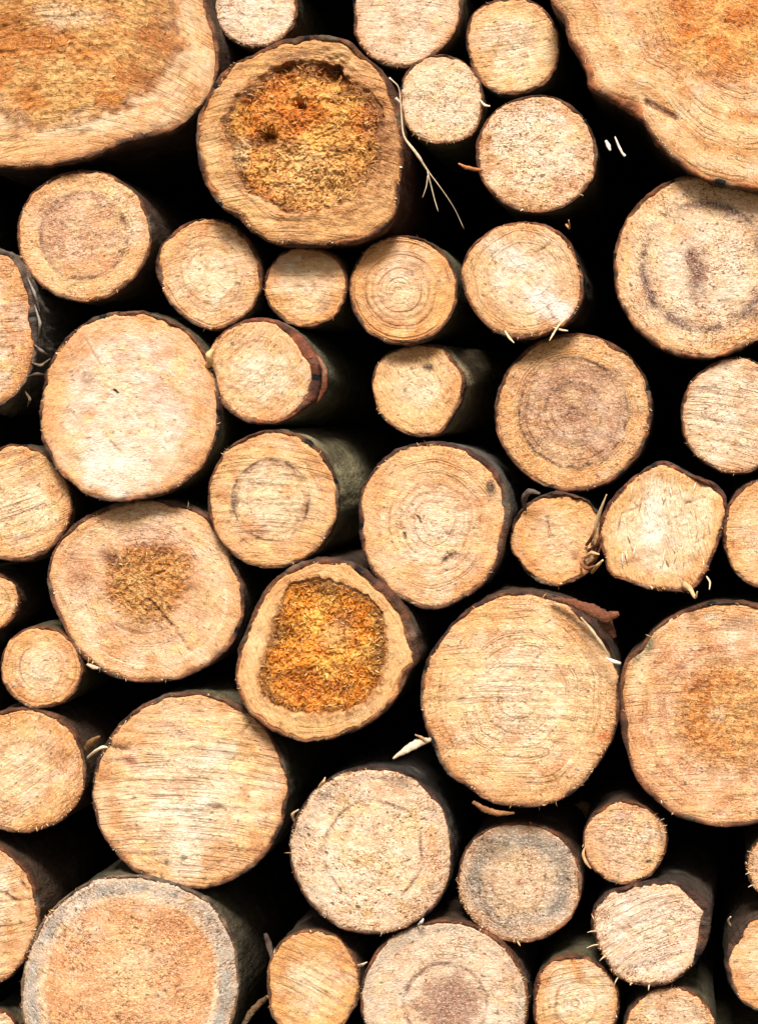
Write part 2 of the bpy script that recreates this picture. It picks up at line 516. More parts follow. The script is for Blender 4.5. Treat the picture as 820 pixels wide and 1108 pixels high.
    for (x0, y0_, x1, y1, wd, cc, am) in st.get('crack', []):
        vx, vy = x1 - x0, y1 - y0_; t = np.clip(((px - x0) * vx + (py - y0_) * vy) / (vx * vx + vy * vy), 0, 1)
        d = d + 0.004 * am * (1 - sstep(0.3, wd * 1.1, np.hypot(px - x0 - t * vx, py - y0_ - t * vy)))
    for (qx, qy, rr_, dep) in st.get('dent', []):
        d = d + dep * np.exp(-(((px - qx) ** 2 + (py - qy) ** 2) / rr_ ** 2)) * (1 + 0.5 * fbm(px / 6, py / 6, sd_ + 40, 2))
    zmk = zmask(px, py)
    if zone is not None:
        d = d + zmk * st.get('hdepth', .004) * (0.3 + 0.8 * fbm(px / 5, py / 5, sd_ + 82, 3))
    if heart is not None:
        hr = np.repeat(fr, ns)
        d = d + st.get('lip', 0.003) * (1 - sstep(0.0, 0.16, hr))
    co = np.stack([(px - cen[0]) * k, d, -(py - cen[1]) * k], 1)
    # skirt behind the edge so that no gap shows between face and bark
    sk = co[(nr - 1) * ns:nr * ns].copy(); sk[:, 1] += 0.006; sk[:, [0, 2]] *= 1.002
    co = np.concatenate([co, sk])
    tint = colour(px, py, rs)
    if heart is not None: tint = mixc(tint, base((196, 128, 66)), bleed * .8)
    zmk = np.maximum(zmk, bleed)
    tint = np.concatenate([tint, tint[(nr - 1) * ns:nr * ns]])
    spx = np.concatenate([px, px[(nr - 1) * ns:nr * ns]]); spy = np.concatenate([py, py[(nr - 1) * ns:nr * ns]])
    srn = np.concatenate([rs, rs[(nr - 1) * ns:nr * ns]])
    amt = np.stack([np.full(len(spx), st.get('sp', 0.5)), np.full(len(spx), st.get('saw', 0.5) * .5), np.full(len(spx), st.get('ring', 0.5) * .7) * (1 - 0.0 * srn)], 1)
    q, tr = grid_faces(nr, ns, cidx)
    i = np.arange(ns); j = (i + 1) % ns; a = (nr - 1) * ns; s0 = len(px)
    q = np.concatenate([q, np.stack([a + i, a + j, s0 + j, s0 + i], 1)])
    q = q[:, ::-1]; tr = tr[:, ::-1] if tr is not None else None
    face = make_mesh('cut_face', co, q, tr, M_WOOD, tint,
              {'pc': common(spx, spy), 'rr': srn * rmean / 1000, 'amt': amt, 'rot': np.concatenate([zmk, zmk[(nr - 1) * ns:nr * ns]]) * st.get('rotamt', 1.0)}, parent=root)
    if heart is not None:
        nh = int(min(110, max(50, rh.mean() * 0.9)))
        fh = (np.arange(nh) + 1) / nh
        R_ = fh[:, None] * rh[None, :]
        px = np.concatenate([(pith[0] + R_ * cth).ravel(), [pith[0]]]); py = np.concatenate([(pith[1] - R_ * sth).ravel(), [pith[1]]])
        hn = np.concatenate([np.repeat(fh, ns), [0]])
        d = facez(px, py, hn, 1.0)
        HD = st.get('hdepth', 0.012)
        e_in = 1 - sstep(0.72, 1.0, hn)
        d = d + st.get('lip', 0.003) + HD * e_in * (0.30 + 0.5 * fbm(px / 26, py / 26, sd_ + 30, 3)) + \
            HD * (0.34 * np.abs(fbm((px + 6 * fbm(px / 9, py / 9, sd_ + 71, 2)) / 10, (py + 5 * fbm(px / 8, py / 8, sd_ + 72, 2)) / 4, sd_ + 31, 3)) + 0.11 * fbm(px / 2.6, py / 2.2, sd_ + 33, 2)) * (0.35 + 0.65 * sstep(0, .1, 1 - hn))
        for (qx, qy, rr_, dep) in st.get('dent', []):
            d = d + dep * np.exp(-(((px - qx) ** 2 + (py - qy) ** 2) / rr_ ** 2)) * (1 + 0.6 * fbm(px / 6, py / 6, sd_ + 40, 2))
        d[(nh - 1) * ns:nh * ns] = facez(px, py, hn, 1.0)[(nh - 1) * ns:nh * ns] + st.get('lip', 0.003) + 0.0008
        co = np.stack([(px - cen[0]) * k, d, -(py - cen[1]) * k], 1)
        hc = base(st.get('hc', (214, 142, 58)))
        n1 = fbm(px / 24, py / 24, sd_ + 50, 3)
        col = np.tile(hc, (len(px), 1))
        col = mixc(col, base(st.get('hc2', (236, 184, 110))), np.clip(0.45 + 1.1 * n1, 0, 0.9))
        nst = fbm(px / 34, py / 9, sd_ + 51, 3)
        col = mixc(col, base((112, 58, 18)), np.clip(1.6 * nst - .45, 0, .6))
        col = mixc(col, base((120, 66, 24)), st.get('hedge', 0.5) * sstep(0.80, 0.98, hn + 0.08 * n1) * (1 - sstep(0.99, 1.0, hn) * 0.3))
        for (qx, qy, a_, b_, ro_, cc, am) in st.get('hpatch', []):
            dx, dy = px - qx, py - qy; c_, s_ = math.cos(math.radians(ro_)), math.sin(math.radians(ro_))
            e = np.sqrt(((dx * c_ + dy * s_) / a_) ** 2 + ((-dx * s_ + dy * c_) / b_) ** 2)
            col = mixc(col, base(cc), np.clip(am * (1 - sstep(0.35, 1.25, e + 0.35 * n1)), 0, 1))
        q, tr = grid_faces(nh, ns, nh * ns)
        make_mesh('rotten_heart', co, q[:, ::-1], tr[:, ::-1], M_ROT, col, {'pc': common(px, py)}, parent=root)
        # crumbling fibres standing out of the rot
        nf = st.get('hfib', 1500)
        s_ = rng.integers(0, len(px), nf * 2); s_ = s_[(hn[s_] < 0.97) & (hn[s_] > rng.random(len(s_)) ** 0.5 * 0.9)][:nf]
        pos = co[s_] + np.c_[rng.normal(0, .0012, len(s_)), np.zeros(len(s_)), rng.normal(0, .0012, len(s_))]
        dr = np.c_[rng.normal(0, 1, len(s_)), -np.abs(rng.normal(0, 0.35, len(s_))), rng.normal(0, 0.7, len(s_))]
        ln = rng.uniform(0.002, 0.0075, len(s_)); wd = rng.uniform(0.0004, 0.0013, len(s_))
        pal = np.array([base((236, 176, 92)), base((214, 134, 44)), base((170, 96, 30)), base((246, 206, 146)), base((90, 44, 14))])
        cc = pal[rng.integers(0, 5, len(s_))] * 0.5 + col[s_] * 0.5
        c_, t_, ti = slivers(rng, pos, dr, ln, wd, 0.45, cc)
        o = make_mesh('rot_fibres', c_, None, t_, M_FIB, ti, parent=root, smooth=False)
        o['kind'] = 'stuff'

    # ---- bark with the log's long body
    L = st.get('len', 1.15)
    lean = st.get('lean', (0.0, 0.0))                    # sideways drift of the axis, m per m (x, z)
    lean = (lean[0] + rng.normal() * 0.008, lean[1] + rng.normal() * 0.008)
    ext = math.pi * rmean
    ring_r, ring_d, ring_t = [], [], []
    bt = base(st.get('bt', B_GREEN)); lipc = base(st.get('lipc', (112, 66, 38)))
    prof = [(-0.6, 0.004, 'l'), (-0.6, 0.0012, 'l'), (0.25, 0.0008, 'l'), (0.6, 0.0010, 'l'), (0.9, 0.0022, 'l'), (1.0, 0.0045, 's')]
    deps = [0.008, 0.012, 0.017, 0.023, 0.03, 0.038, 0.047, 0.057, 0.07, 0.085, 0.105, 0.13, 0.16, 0.2, 0.26, 0.34, 0.45, 0.6, 0.8, 1.0]
    if lo: deps = [0.01, 0.03, 0.08, 0.2, 0.5, 1.0]
    rowsR, rowsD, rowsC = [], [], []
    fx = tilt[0] * (ro * cth) * k; fz = tilt[1] * (ro * sth) * k
    brough = st.get('brough', 0.9)
    for (f, dd, kind) in prof:
        R1 = ro - tbv + f * tbv if f >= 0 else (ro - tbv - 1.5)
        jag = st.get('jag', 1.0) * (0.0010 * fbm(ux / 3, uy / 3, sd_ + 60 + int(f * 10), 2) + 0.0018 * fbm(ux / 16, uy / 16, sd_ + 61, 2)) * (1 if f > 0.1 else 0.2)
        rowsR.append(R1 + (0.35 * tb * 0.3 * fbm(ux / 2.5, uy / 2.5, sd_ + 66, 2) if f > 0.5 else 0))
        rowsD.append(fx + fz + dd + jag)
        n = 0.5 + 0.5 * fbm(ux / 10, uy / 10, sd_ + 62, 2)
        if f < 0.1: c = np.tile(base(st.get('inner', (150, 92, 52))), (ns, 1)) * (0.40 + 0.9 * n ** 1.5)[:, None]
        else: c = np.tile(lipc, (ns, 1)) * (0.30 + 1.3 * n ** 1.7)[:, None]
        rowsC.append(c)
    for dd in deps:
        dd_ = dd / 1.0 * L if dd > 0.3 else dd
        lfall = fx + fz if dd < 0.2 else 0
        R1 = ro + brough * (1.3 * fbm(ux / 11 + 3, uy / 11 + dd * 60, sd_ + 63, 3) + 0.7 * fbm(ux / 3 + dd * 150, uy / 3, sd_ + 64, 2)) + st.get('flare', 0) * math.exp(-dd / 0.03)
        R1 = R1 * (1 - 0.02 * dd)
        rowsR.append(R1); rowsD.append(np.full(ns, dd_) + lfall)
        n = np.clip(0.5 + 0.6 * fbm(ux / 24 + dd * 8, uy / 24, sd_ + 65, 3), 0, 1)
        f = sstep(0.0, 0.012, np.full(ns, dd - 0.004))
        c = np.tile(bt, (ns, 1)) * (0.38 + 0.62 * n)[:, None]
        rowsC.append(c * f[:, None] + np.tile(lipc, (ns, 1)) * (1 - f)[:, None])
    Rr = np.array(rowsR); Dd = np.array(rowsD); m = len(Rr)
    xs = (pith[0] - cen[0] + Rr * cth) * k + lean[0] * np.clip(Dd, 0, None)
    zs = (-(pith[1] - cen[1]) + Rr * sth) * k + lean[1] * np.clip(Dd, 0, None)
    co = np.stack([xs.ravel(), Dd.ravel(), zs.ravel()], 1)
    cb = np.concatenate(rowsC)
    co = np.concatenate([co, [[lean[0] * L, L, lean[1] * L]]]); cb = np.concatenate([cb, [base(TAN)]])
    q, _ = grid_faces(m, ns)
    tr = np.stack([np.full(ns, m * ns), (m - 1) * ns + j, (m - 1) * ns + i], 1)
    make_mesh('bark', co, q[:, ::-1], tr, M_BARK, cb, parent=root)

    # ---- torn splinters round the rim and fuzz on the face
    if not lo:
        nf = int(st.get('fuzz', 0.35) * rmean * 2.8)
        tuft = rng.uniform(-math.pi, math.pi, max(4, nf // 16))
        a_ = np.where(rng.random(nf) < .75, tuft[rng.integers(0, len(tuft), nf)] + rng.normal(0, .05, nf), rng.uniform(-math.pi, math.pi, nf))
        fa = st.get('fuzz_at')
        if fa is not None:
            mlt = rng.random(nf) < 0.65
            a_ = np.where(mlt, np.radians(fa) + np.where(rng.random(nf) < .6, rng.normal(0, .5, max(4, nf // 9))[rng.integers(0, max(4, nf // 9), nf)] + rng.normal(0, .03, nf), rng.normal(0, 0.5, nf)), a_)
        a_ = (a_ + math.pi) % (2 * math.pi) - math.pi
        rr_ = np.interp(a_, th, rf, period=2 * math.pi)
        px = pith[0] + (rr_ - rng.uniform(0, 2, nf)) * np.cos(a_); py = pith[1] - (rr_ - rng.uniform(0, 2, nf)) * np.sin(a_)
        pos = np.stack([(px - cen[0]) * k, facez(px, py, None, 1) + 0.0005, -(py - cen[1]) * k], 1)
        dr = np.stack([np.cos(a_) + rng.normal(0, .8, nf), rng.normal(-0.3, .5, nf), np.sin(a_) + rng.normal(0, .8, nf)], 1)
        ln = rng.gamma(1.5, 0.0011, nf) + 0.0006; wd = rng.uniform(0.0002, 0.0013, nf) * rng.uniform(.3, 1, nf) ** 1.5; ln = ln * rng.uniform(.4, 1.3, nf)
        fc = np.array([base((250, 224, 184)), base((226, 172, 112)), base((180, 120, 70)), base((130, 84, 50))])
        cs = fc[rng.choice(4, nf, p=[.32, .3, .22, .16])]
        c1, t1, k1 = slivers(rng, pos, dr, ln, wd, 0.3, cs)
        if zone is not None:
            nz = st.get('hfib', 500)
            a_ = rng.uniform(-math.pi, math.pi, nz); R_ = np.interp(a_, np.linspace(-math.pi, math.pi, 180, endpoint=False), zr, period=2 * math.pi) * np.sqrt(rng.random(nz)) * 1.05
            px = pith[0] + R_ * np.cos(a_); py = pith[1] - R_ * np.sin(a_)
            pos = np.stack([(px - cen[0]) * k, facez(px, py, None, 1) + zmask(px, py) * st.get('hdepth', .004) * (0.3 + 0.8 * fbm(px / 5, py / 5, sd_ + 82, 3)), -(py - cen[1]) * k], 1)
            dr = np.stack([rng.normal(0, 1, nz), -np.abs(rng.normal(0.1, .3, nz)), rng.normal(0, .6, nz)], 1)
            cs = np.array([base((244, 200, 130)), base(st['hc']), base((196, 130, 66)), base((150, 90, 40))])[rng.integers(0, 4, nz)]
            c3, t3, k3 = slivers(rng, pos, dr, rng.uniform(.002, .006, nz), rng.uniform(.0003, .0007, nz), .4, cs)
            t3 = t3 + len(c1); c1 = np.concatenate([c1, c3]); t1 = np.concatenate([t1, t3]); k1 = np.concatenate([k1, k3])
        n2 = int(st.get('fluff', 0.0) * rmean ** 2 * 0.10)
        if n2:
            a_ = rng.uniform(-math.pi, math.pi, n2); rr_ = np.interp(a_, th, rf, period=2 * math.pi) * np.sqrt(rng.random(n2)) * 0.98
            px = pith[0] + rr_ * np.cos(a_); py = pith[1] - rr_ * np.sin(a_)
            pos = np.stack([(px - cen[0]) * k, facez(px, py, None, 1), -(py - cen[1]) * k], 1)
            dr = np.stack([rng.normal(0, 1, n2), -np.abs(rng.normal(0.15, .3, n2)), rng.normal(0, .8, n2)], 1)
            ln = rng.uniform(0.0012, 0.0042, n2); wd = rng.uniform(0.00025, 0.0006, n2)
            cs = (base(st.get('c', CREAM))[None] * rng.uniform(0.75, 1.15, n2)[:, None])
            c2, t2, k2 = slivers(rng, pos, dr, ln, wd, 0.4, cs)
            t2 = t2 + len(c1); c1 = np.concatenate([c1, c2]); t1 = np.concatenate([t1, t2]); k1 = np.concatenate([k1, k2])
        o = make_mesh('torn_fibres', c1, None, t1, M_FIB, k1, parent=root, smooth=False)
        o['kind'] = 'stuff'
    ALL.append(dict(root=root, cen=cen, r=rmean, outl=pts, k=k, y0=y0, ro=ro, th=th))
    return root


# ------------------------------------------------------------------ the logs of the photograph (outlines in photo pixels)
L = build_log
S1 = 820 / 280
# big squarish log, top left
L([(224,0),(229,20),(235,44),(236,75),(229,98),(213,120),(195,137),(160,150),(137,155),(113,165),(82,175),(34,181),(0,182),
   (-70,160),(-115,90),(-125,0),(-100,-80),(-40,-125),(50,-138),(130,-125),(190,-90),(215,-45)], -0.02,
  'huge rounded-square log with a wide mottled ochre heart filling the upper left corner', dict(
  c=(252,212,160), bark=4.5, saw=0.7, sawdir=-4, tilt=(0,0), zsoft=.13, ring=0.5, sp=0.25, fuzz=0.3, bt=B_BROWN, lipc=(120,78,50), pith=(62,18),
  zone=[(187,34),(186,65),(168,89),(139,109),(104,126),(61,136),(29,133),(-2,116),(-40,80),(-50,20),(-20,-40),(60,-65),(130,-52),(176,-15)],
  rotamt=.65, hc=(222,144,64), hc2=(242,190,116), hdepth=0.002, hedge=0.8, lip=0.002, hfib=900,
  hpatch=[(75,16,50,16,5,(246,216,176),.8),(160,50,22,50,10,(190,120,60),.6),(15,15,30,20,0,(206,134,52),.7)],
  halo=[(0.72,0.05,(250,216,176),.6)], patch=[(75,140,80,8,-12,(250,222,184),.7)], thick=[(-50,14,3)]))
# small pale one
L(ell(277,8,46,44,2), 0.05, 'small pale frayed log at the top edge, just right of the huge upper left log', dict(
  c=(252,234,212), sp=0.9, var=.5, fuzz=1.0, fuzz_at=-95, fluff=1.0, saw=0.2, ring=0.2, bark=2.5, bt=B_GREEN, jag=1.5))
# pale one at the top
L([(384,-20),(382,15),(384,40),(395,58),(412,69),(434,74),(458,68),(480,52),(494,32),(500,8),(497,-20),(482,-42),(455,-52),(420,-50),(395,-38)], 0.0,
  'pale pinkish log cut by the top edge, directly above the small very pale frayed one', dict(
  c=(250,222,194), sp=0.45, var=.7, saw=0.5, sawdir=6, ring=0.25, fuzz=0.4, fuzz_at=-130, bark=3, halo=[(.25,.1,(190,140,100),.35)]))
L([(503,40),(508,20),(520,6),(540,-2),(562,-3),(582,4),(597,20),(606,42),(605,64),(596,84),(580,97),(560,103),(540,102),(522,92),(510,74),(505,56)], 0.02,
  'orange cream log with a split chip at upper left, touching the huge upper right log', dict(
  c=(246,204,146), sp=0.5, saw=0.5, sawdir=-10, ring=0.3, fuzz=0.5, bark=3.2, bt=B_GREY, halo=[(.3,.08,(200,140,84),.3)],
  patch=[(512,75,22,22,0,(236,170,100),.7)]))
# big upper right
L(P(560,0,3.154,[(110,0),(150,60),(170,130),(208,190),(232,250),(240,292),(300,332),(370,370),(420,412),(460,472),(520,532),(580,582),(650,617),(740,637),(820,647)]) +
  [(860,196),(920,165),(965,110),(985,40),(980,-40),(940,-110),(860,-160),(760,-165),(670,-130),(615,-70)], -0.06,
  'largest log, with lobed outline and orange fuzzy centre, filling the upper right corner', dict(
  c=(250,206,146), core=(240,184,108), core_r=.55, zsoft=.4, bark=4.5, sp=0.55, saw=0.3, sawdir=25, ring=0.9, fuzz=0.5, bt=B_BROWN, lipc=(150,90,56), inner=(200,130,70),
  pith=(800,15), zone=[(700,10),(704,40),(722,66),(750,84),(786,90),(822,84),(870,60),(895,20),(900,-20),(860,-70),(780,-85),(725,-55)],
  rotamt=.45, hc=(228,136,44), hc2=(246,184,100), hdepth=0.0012, hedge=.05, lip=.0005, hfib=300,
  halo=[(.62,.05,(226,150,76),.6),(.74,.03,(250,208,156),.6),(.83,.02,(222,150,84),.5),(.9,.02,(246,196,140),.5)],
  crack=[(699,110,731,127,5,(120,66,34),.9)], patch=[(800,140,60,9,4,(252,216,160),.85),(790,160,55,14,4,(214,150,66),.5),(650,70,18,60,-35,(250,200,150),.6)],
  dent=[(680,108,14,0.004)], brough=1.6, bark_var=3, thick=[(-150,10,4),(-138,6,5)]))
# rotten log
L(P(200,0,S1,[(330,122),(400,112),(460,114),(520,130),(560,172),(612,212),(652,268),(672,330),(686,400),(692,470),(682,570),(662,680),(612,738),(540,767),(450,777),(350,777),(280,772),(220,742),(165,690),(108,650),(68,590),(43,520),(38,430),(43,370),(68,320),(98,258),(148,208),(208,178),(260,148)]), -0.05,
  'big log with a crumbling amber rotten heart beside the dark gap at upper centre', dict(
  c=(244,190,122), bleed=[(-30,50,26),(-75,35,14),(30,30,10),(120,60,5),(180,40,4)], bark=5, sp=0.3, saw=1.0, sawdir=3, ring=0.7, fuzz=0.6, bt=B_RED, lipc=(110,66,38), inner=(196,124,62),
  heart=P(200,0,S1,[(330,208),(400,195),(470,205),(520,250),(575,290),(620,340),(632,420),(612,510),(580,570),(530,620),(450,655),(380,668),(310,668),(250,632),(190,602),(165,540),(150,470),(122,410),(148,350),(190,290),(260,240)]),
  var=.35, hc=(230,134,34), hc2=(246,182,92), hdepth=0.009, hedge=0.85, lip=0.003, hfib=3200,
  hpatch=[(335,185,56,34,10,(248,196,124),.95),(345,205,50,22,0,(238,180,104),.6),(345,75,46,16,10,(130,66,18),.8),(372,70,20,14,0,(60,30,12),.8),(405,130,16,40,0,(150,90,50),.6),(262,165,10,20,0,(246,214,160),.7),(258,130,12,22,0,(236,170,70),.6),(286,150,14,12,0,(110,56,14),.7)],
  dent=[(324,112,7,0.018),(289,148,8,0.014),(362,78,20,0.010),(310,80,16,0.007)], patch=[(325,60,30,6,-8,(120,84,62),.7),(400,120,26,60,0,(206,136,76),.5),(395,215,36,30,0,(232,180,120),.6)]))
L(ell(477,108,46.5,49,7), 0.0, 'small very pale frayed log with dry stems at its left, touching the amber rotten log', dict(
  c=(254,232,200), sp=0.7, var=.7, saw=0.2, ring=0.15, fuzz=1.0, fuzz_at=-90, fluff=.8, bark=2.5, lipc=(140,90,56), tilt=(0,-.05)))
L(ell(580,167,65.5,65,8,0,.012), -0.01, 'round cream log with dark specks beside the two white chips in the black gap', dict(
  c=(250,220,186), sp=0.95, saw=0.4, sawdir=4, ring=0.2, fuzz=.5, fuzz_at=-110, fluff=.25, bark=3, bt=B_GREEN, patch=[(600,130,16,8,0,(255,240,220),.7),(560,215,40,10,20,(232,176,120),.5)]))
L(ell(91,255,72.5,72,9,0,.012), 0.0, 'log with cream sapwood round a pinkish speckled heart under the huge upper left log', dict(
  c=(246,202,146), white=.15, core=(212,160,118), core_r=.66, core_s=.05, sp=.75, saw=.25, ring=.4, fuzz=.5, bark=3.5, bt=B_BROWN,
  halo=[(.68,.035,(140,92,62),.8),(.62,.03,(180,130,100),.3)], patch=[(60,235,24,34,10,(210,164,132),.6),(100,285,34,18,0,(214,140,76),.4)], rag=.8))
L([(x+1,y) for x,y in P(0,240,S1,[(590,0),(650,-12),(730,6),(785,50),(820,115),(828,200),(795,280),(740,325),(680,345),(610,325),(550,280),(512,220),(488,160),(498,90),(535,40)])], 0.0,
  'medium log with a bark nick at left, under and left of the amber rotten log', dict(
  c=(240,190,132), core=(246,208,158), core_r=.45, sp=.5, saw=.35, sawdir=-14, ring=.9, fuzz=.4, bark=3.2, halo=[(.55,.03,(190,130,80),.6),(.4,.03,(190,130,80),.3)],
  patch=[(238,318,14,9,-30,(255,232,200),.8)], thick=[(178,12,4)], pith=(226,296)))
L(ell(331,310,45,45,11), 0.0, 'smallest orange log directly under the big amber rotten log', dict(
  c=(238,176,104), sp=.3, saw=.7, sawdir=2, ring=.6, fuzz=.3, bark=3, halo=[(.22,.05,(200,140,80),.6)], patch=[(352,330,12,10,0,(170,130,100),.6),(333,296,22,10,0,(254,220,170),.5)]))
L(ell(436,314,59,60,12,0,.01), 0.0, 'smooth orange-tan log with crisp concentric rings left of a bright white-flared one', dict(
  c=(232,170,102), core=(236,180,118), sp=.3, saw=.15, ring=1.6, fuzz=.3, bark=3.2, bt=B_GREEN, halo=[(.55,.02,(190,130,80),.5),(.72,.02,(200,140,84),.4),(.38,.02,(196,140,90),.4)],
  patch=[(450,290,14,8,0,(150,100,66),.5),(470,335,20,30,0,(246,186,110),.5)], pith=(430,316)))
L(P(370,220,S1,[(480,78),(540,60),(600,58),(660,75),(712,112),(744,180),(764,260),(757,320),(722,372),(650,410),(580,432),(520,424),(450,382),(408,330),(383,270),(376,220),(398,150),(438,108)]), -0.01,
  'bright log with a white flare towards a torn splinter at lower right', dict(
  c=(246,206,160), core=(254,230,206), core_r=.5, sp=.45, saw=.3, sawdir=40, ring=.7, fuzz=.9, fuzz_at=-60, bark=3.2, bt=B_BROWN, lipc=(130,76,44),
  patch=[(595,330,34,14,35,(255,244,236),.95),(545,270,30,16,30,(252,234,214),.8),(585,270,8,12,10,(180,130,100),.3)], crack=[(592,332,603,350,1.6,(170,110,76),.7),(580,274,598,262,1.2,(200,150,110),.4)], thick=[(-20,25,2)], pith=(572,298)))  # white flare patches put the silky sheen into the wood tint
L(ell(762,288,100,100,14,0,.01), -0.02, 'large log with a dark purplish ring and central dark smudge at the right edge', dict(
  c=(248,212,170), core=(244,218,192), sp=.95, var=.7, saw=.15, ring=.35, fuzz=.5, bark=4, bt=B_BROWN, inner=(196,130,74),
  halo=[(.70,.05,(126,94,80),.95),(.63,.05,(180,140,116),.4),(.93,.03,(240,184,116),.7)], patch=[(752,290,14,36,4,(146,104,84),1),(820,338,22,14,0,(120,90,76),.6),(735,320,12,24,0,(252,226,196),.5)], fluff=.15))
L([(40,350),(37,392),(24,420),(4,438),(-22,445),(-50,425),(-68,385),(-72,345),(-60,300),(-35,275),(-8,268),(14,278),(31,305)], -0.03,
  'half-visible orange log with silvery peeling bark at the left edge', dict(
  c=(224,160,102), core=(216,160,116), sp=.6, saw=.7, sawdir=2, ring=.5, fuzz=.4, bark=4.5, bt=(130,120,108), lipc=(110,90,76), thick=[(10,30,3)], patch=[(22,345,14,16,0,(236,198,168),.7)], lean=(.02,0), brough=2.6, var=1.4))
L(P(0,240,S1,[(400,283),(470,286),(530,308),(590,343),(640,398),(674,470),(694,550),(696,640),(668,735),(625,796)]) + P(0,460,S1,[(540,212),(440,238),(350,244),(270,218),(208,172),(160,110)]) +
  P(0,240,S1,[(132,700),(124,620),(132,530),(152,450),(188,390),(250,330),(320,293)]), -0.03,
  'large pale pinkish log with a small dark pith dot, left of centre', dict(
  c=(246,204,164), core=(250,218,200), core_r=.7, sp=.22, saw=.1, ring=.3, fuzz=.5, bark=3.4, bt=B_GREEN, lipc=(110,70,50),
  patch=[(95,412,9,16,10,(176,140,112),.7),(170,430,26,24,0,(238,190,164),.8),(110,385,10,30,-35,(250,226,200),.6),(125,505,38,36,15,(255,240,222),.9),(128,385,10,10,0,(236,190,170),.7),(60,430,14,30,0,(240,184,116),.6),(160,500,40,26,0,(252,222,190),.5)],  # pale fan at the base: torn grain with its sheen painted in
  crack=[(92,368,108,395,1.6,(214,170,132),.5),(120,478,132,492,1.8,(220,170,124),.5),(125,423,127,425,2.2,(80,50,40),1)], halo=[(.8,.04,(214,160,110),.3)], jag=2, pith=(130,425)))
L(P(200,220,S1,[(200,368),(240,362),(290,372),(345,402),(395,450),(425,500),(432,560),(410,620),(370,655),(310,690),(240,702),(180,690),(130,655),(98,600),(76,540),(70,500),(92,440),(140,395)]), -0.02,
  'cream log with a thick reddish band of torn bark along its right side', dict(
  c=(248,206,150), sp=.55, saw=.35, sawdir=-40, ring=.35, fuzz=.5, fuzz_at=180, bark=3.5, bt=(140,134,106), lipc=(130,70,44), inner=(170,96,54), thick=[(28,22,9),(-5,20,7),(-30,16,4)], bark_var=2,
  halo=[(.62,.05,(206,150,96),.4)], pith=(276,402), lean=(.05,0.0)))
L(P(370,220,S1,[(200,453),(270,446),(312,453),(352,498),(388,560),(384,610),(353,670),(313,728),(240,743),(180,722),(128,682),(102,620),(95,550),(108,510),(138,478)]), 0.03,
  'small blunt cornered tan log with a dark knot mark near its top', dict(
  c=(238,190,124), core=(232,190,134), sp=.45, saw=.3, sawdir=50, ring=.6, fuzz=.5, bark=2.6, bt=(180,160,124), patch=[(463,398,7,5,0,(70,50,40),.85),(440,385,26,12,0,(226,178,126),.6),(430,440,22,12,50,(248,206,150),.6)], lean=(.10,.0)))
L(ell(620,446,85.5,86,19,0,.008), 0.03, 'large dim brown log with a dark double ring around its heart, right of centre', dict(
  c=(226,168,102), core=(188,136,100), core_r=.70, core_s=.03, white=.1, sp=.7, saw=.1, ring=.9, fuzz=.25, bark=4, bt=B_BROWN, rim=(206,146,84),
  halo=[(.72,.022,(104,64,42),1),(.62,.05,(160,116,84),.4),(.38,.03,(120,78,52),.8),(.08,.06,(150,90,56),.6)], patch=[(665,430,14,32,-5,(210,170,136),.6)], var=.5))
L(ell(794,450,58,63,20), 0.0, 'pale cream sawn log with frayed lower rim, half below the purplish ringed log', dict(
  c=(250,222,190), sp=.7, saw=.8, var=.7, sawdir=12, ring=.2, fuzz=.9, fuzz_at=-120, bark=3, fluff=.3, tilt=(0,-.04)))
L(ell(17,545,61.5,63,21), 0.0, 'streaky tan log with greenish bark showing above it, half cut by the left edge', dict(
  c=(240,190,132), sp=.55, saw=.9, sawdir=-18, ring=.4, fuzz=.3, bark=3.5, bt=B_GREEN, patch=[(40,548,16,24,-20,(255,226,184),.7)]))
L(ell(295,540.5,71.5,75,22,0,.008), -0.02, 'round log with a dark wavy heart ring and smooth bark running back', dict(
  c=(240,190,130), core=(238,198,148), core_r=.55, sp=.45, saw=.9, sawdir=3, ring=.45, fuzz=.3, bark=2.8, bt=(170,158,120), lean=(.04,.02),
  halo=[(.60,.022,(120,84,58),1),(.54,.03,(176,130,92),.5)], patch=[(253,545,5,14,10,(120,90,70),.8),(312,530,14,9,0,(226,154,80),.6)], pith=(290,540)))
L(P(370,440,S1,[(200,125),(270,112),(350,118),(415,145),(475,190),(515,255),(532,320),(530,360),(514,430),(490,505),(450,562),(390,608),(320,638),(260,643),(200,617),(128,570),(82,500),(57,420),(52,330),(62,260),(98,200),(148,150)]), -0.03,
  'large central log with fine ring arcs and three small dark slits', dict(
  c=(244,196,140), core=(248,214,178), sp=.5, saw=.2, ring=.9, fuzz=.5, bark=4, bt=B_GREY, lipc=(90,52,34), thick=[(20,35,4)],
  halo=[(.52,.015,(196,136,90),.6),(.42,.015,(196,136,90),.5),(.3,.015,(196,136,90),.4),(.62,.015,(200,140,96),.4)],
  crack=[(478,607,493,598,1.6,(80,50,36),.9),(452,559,455,565,1.8,(80,50,36),.9),(437,577,438,582,2,(90,50,30),.9)], patch=[(530,527,6,10,0,(70,40,26),.9),(405,530,16,40,0,(230,164,96),.6)], pith=(470,566)))
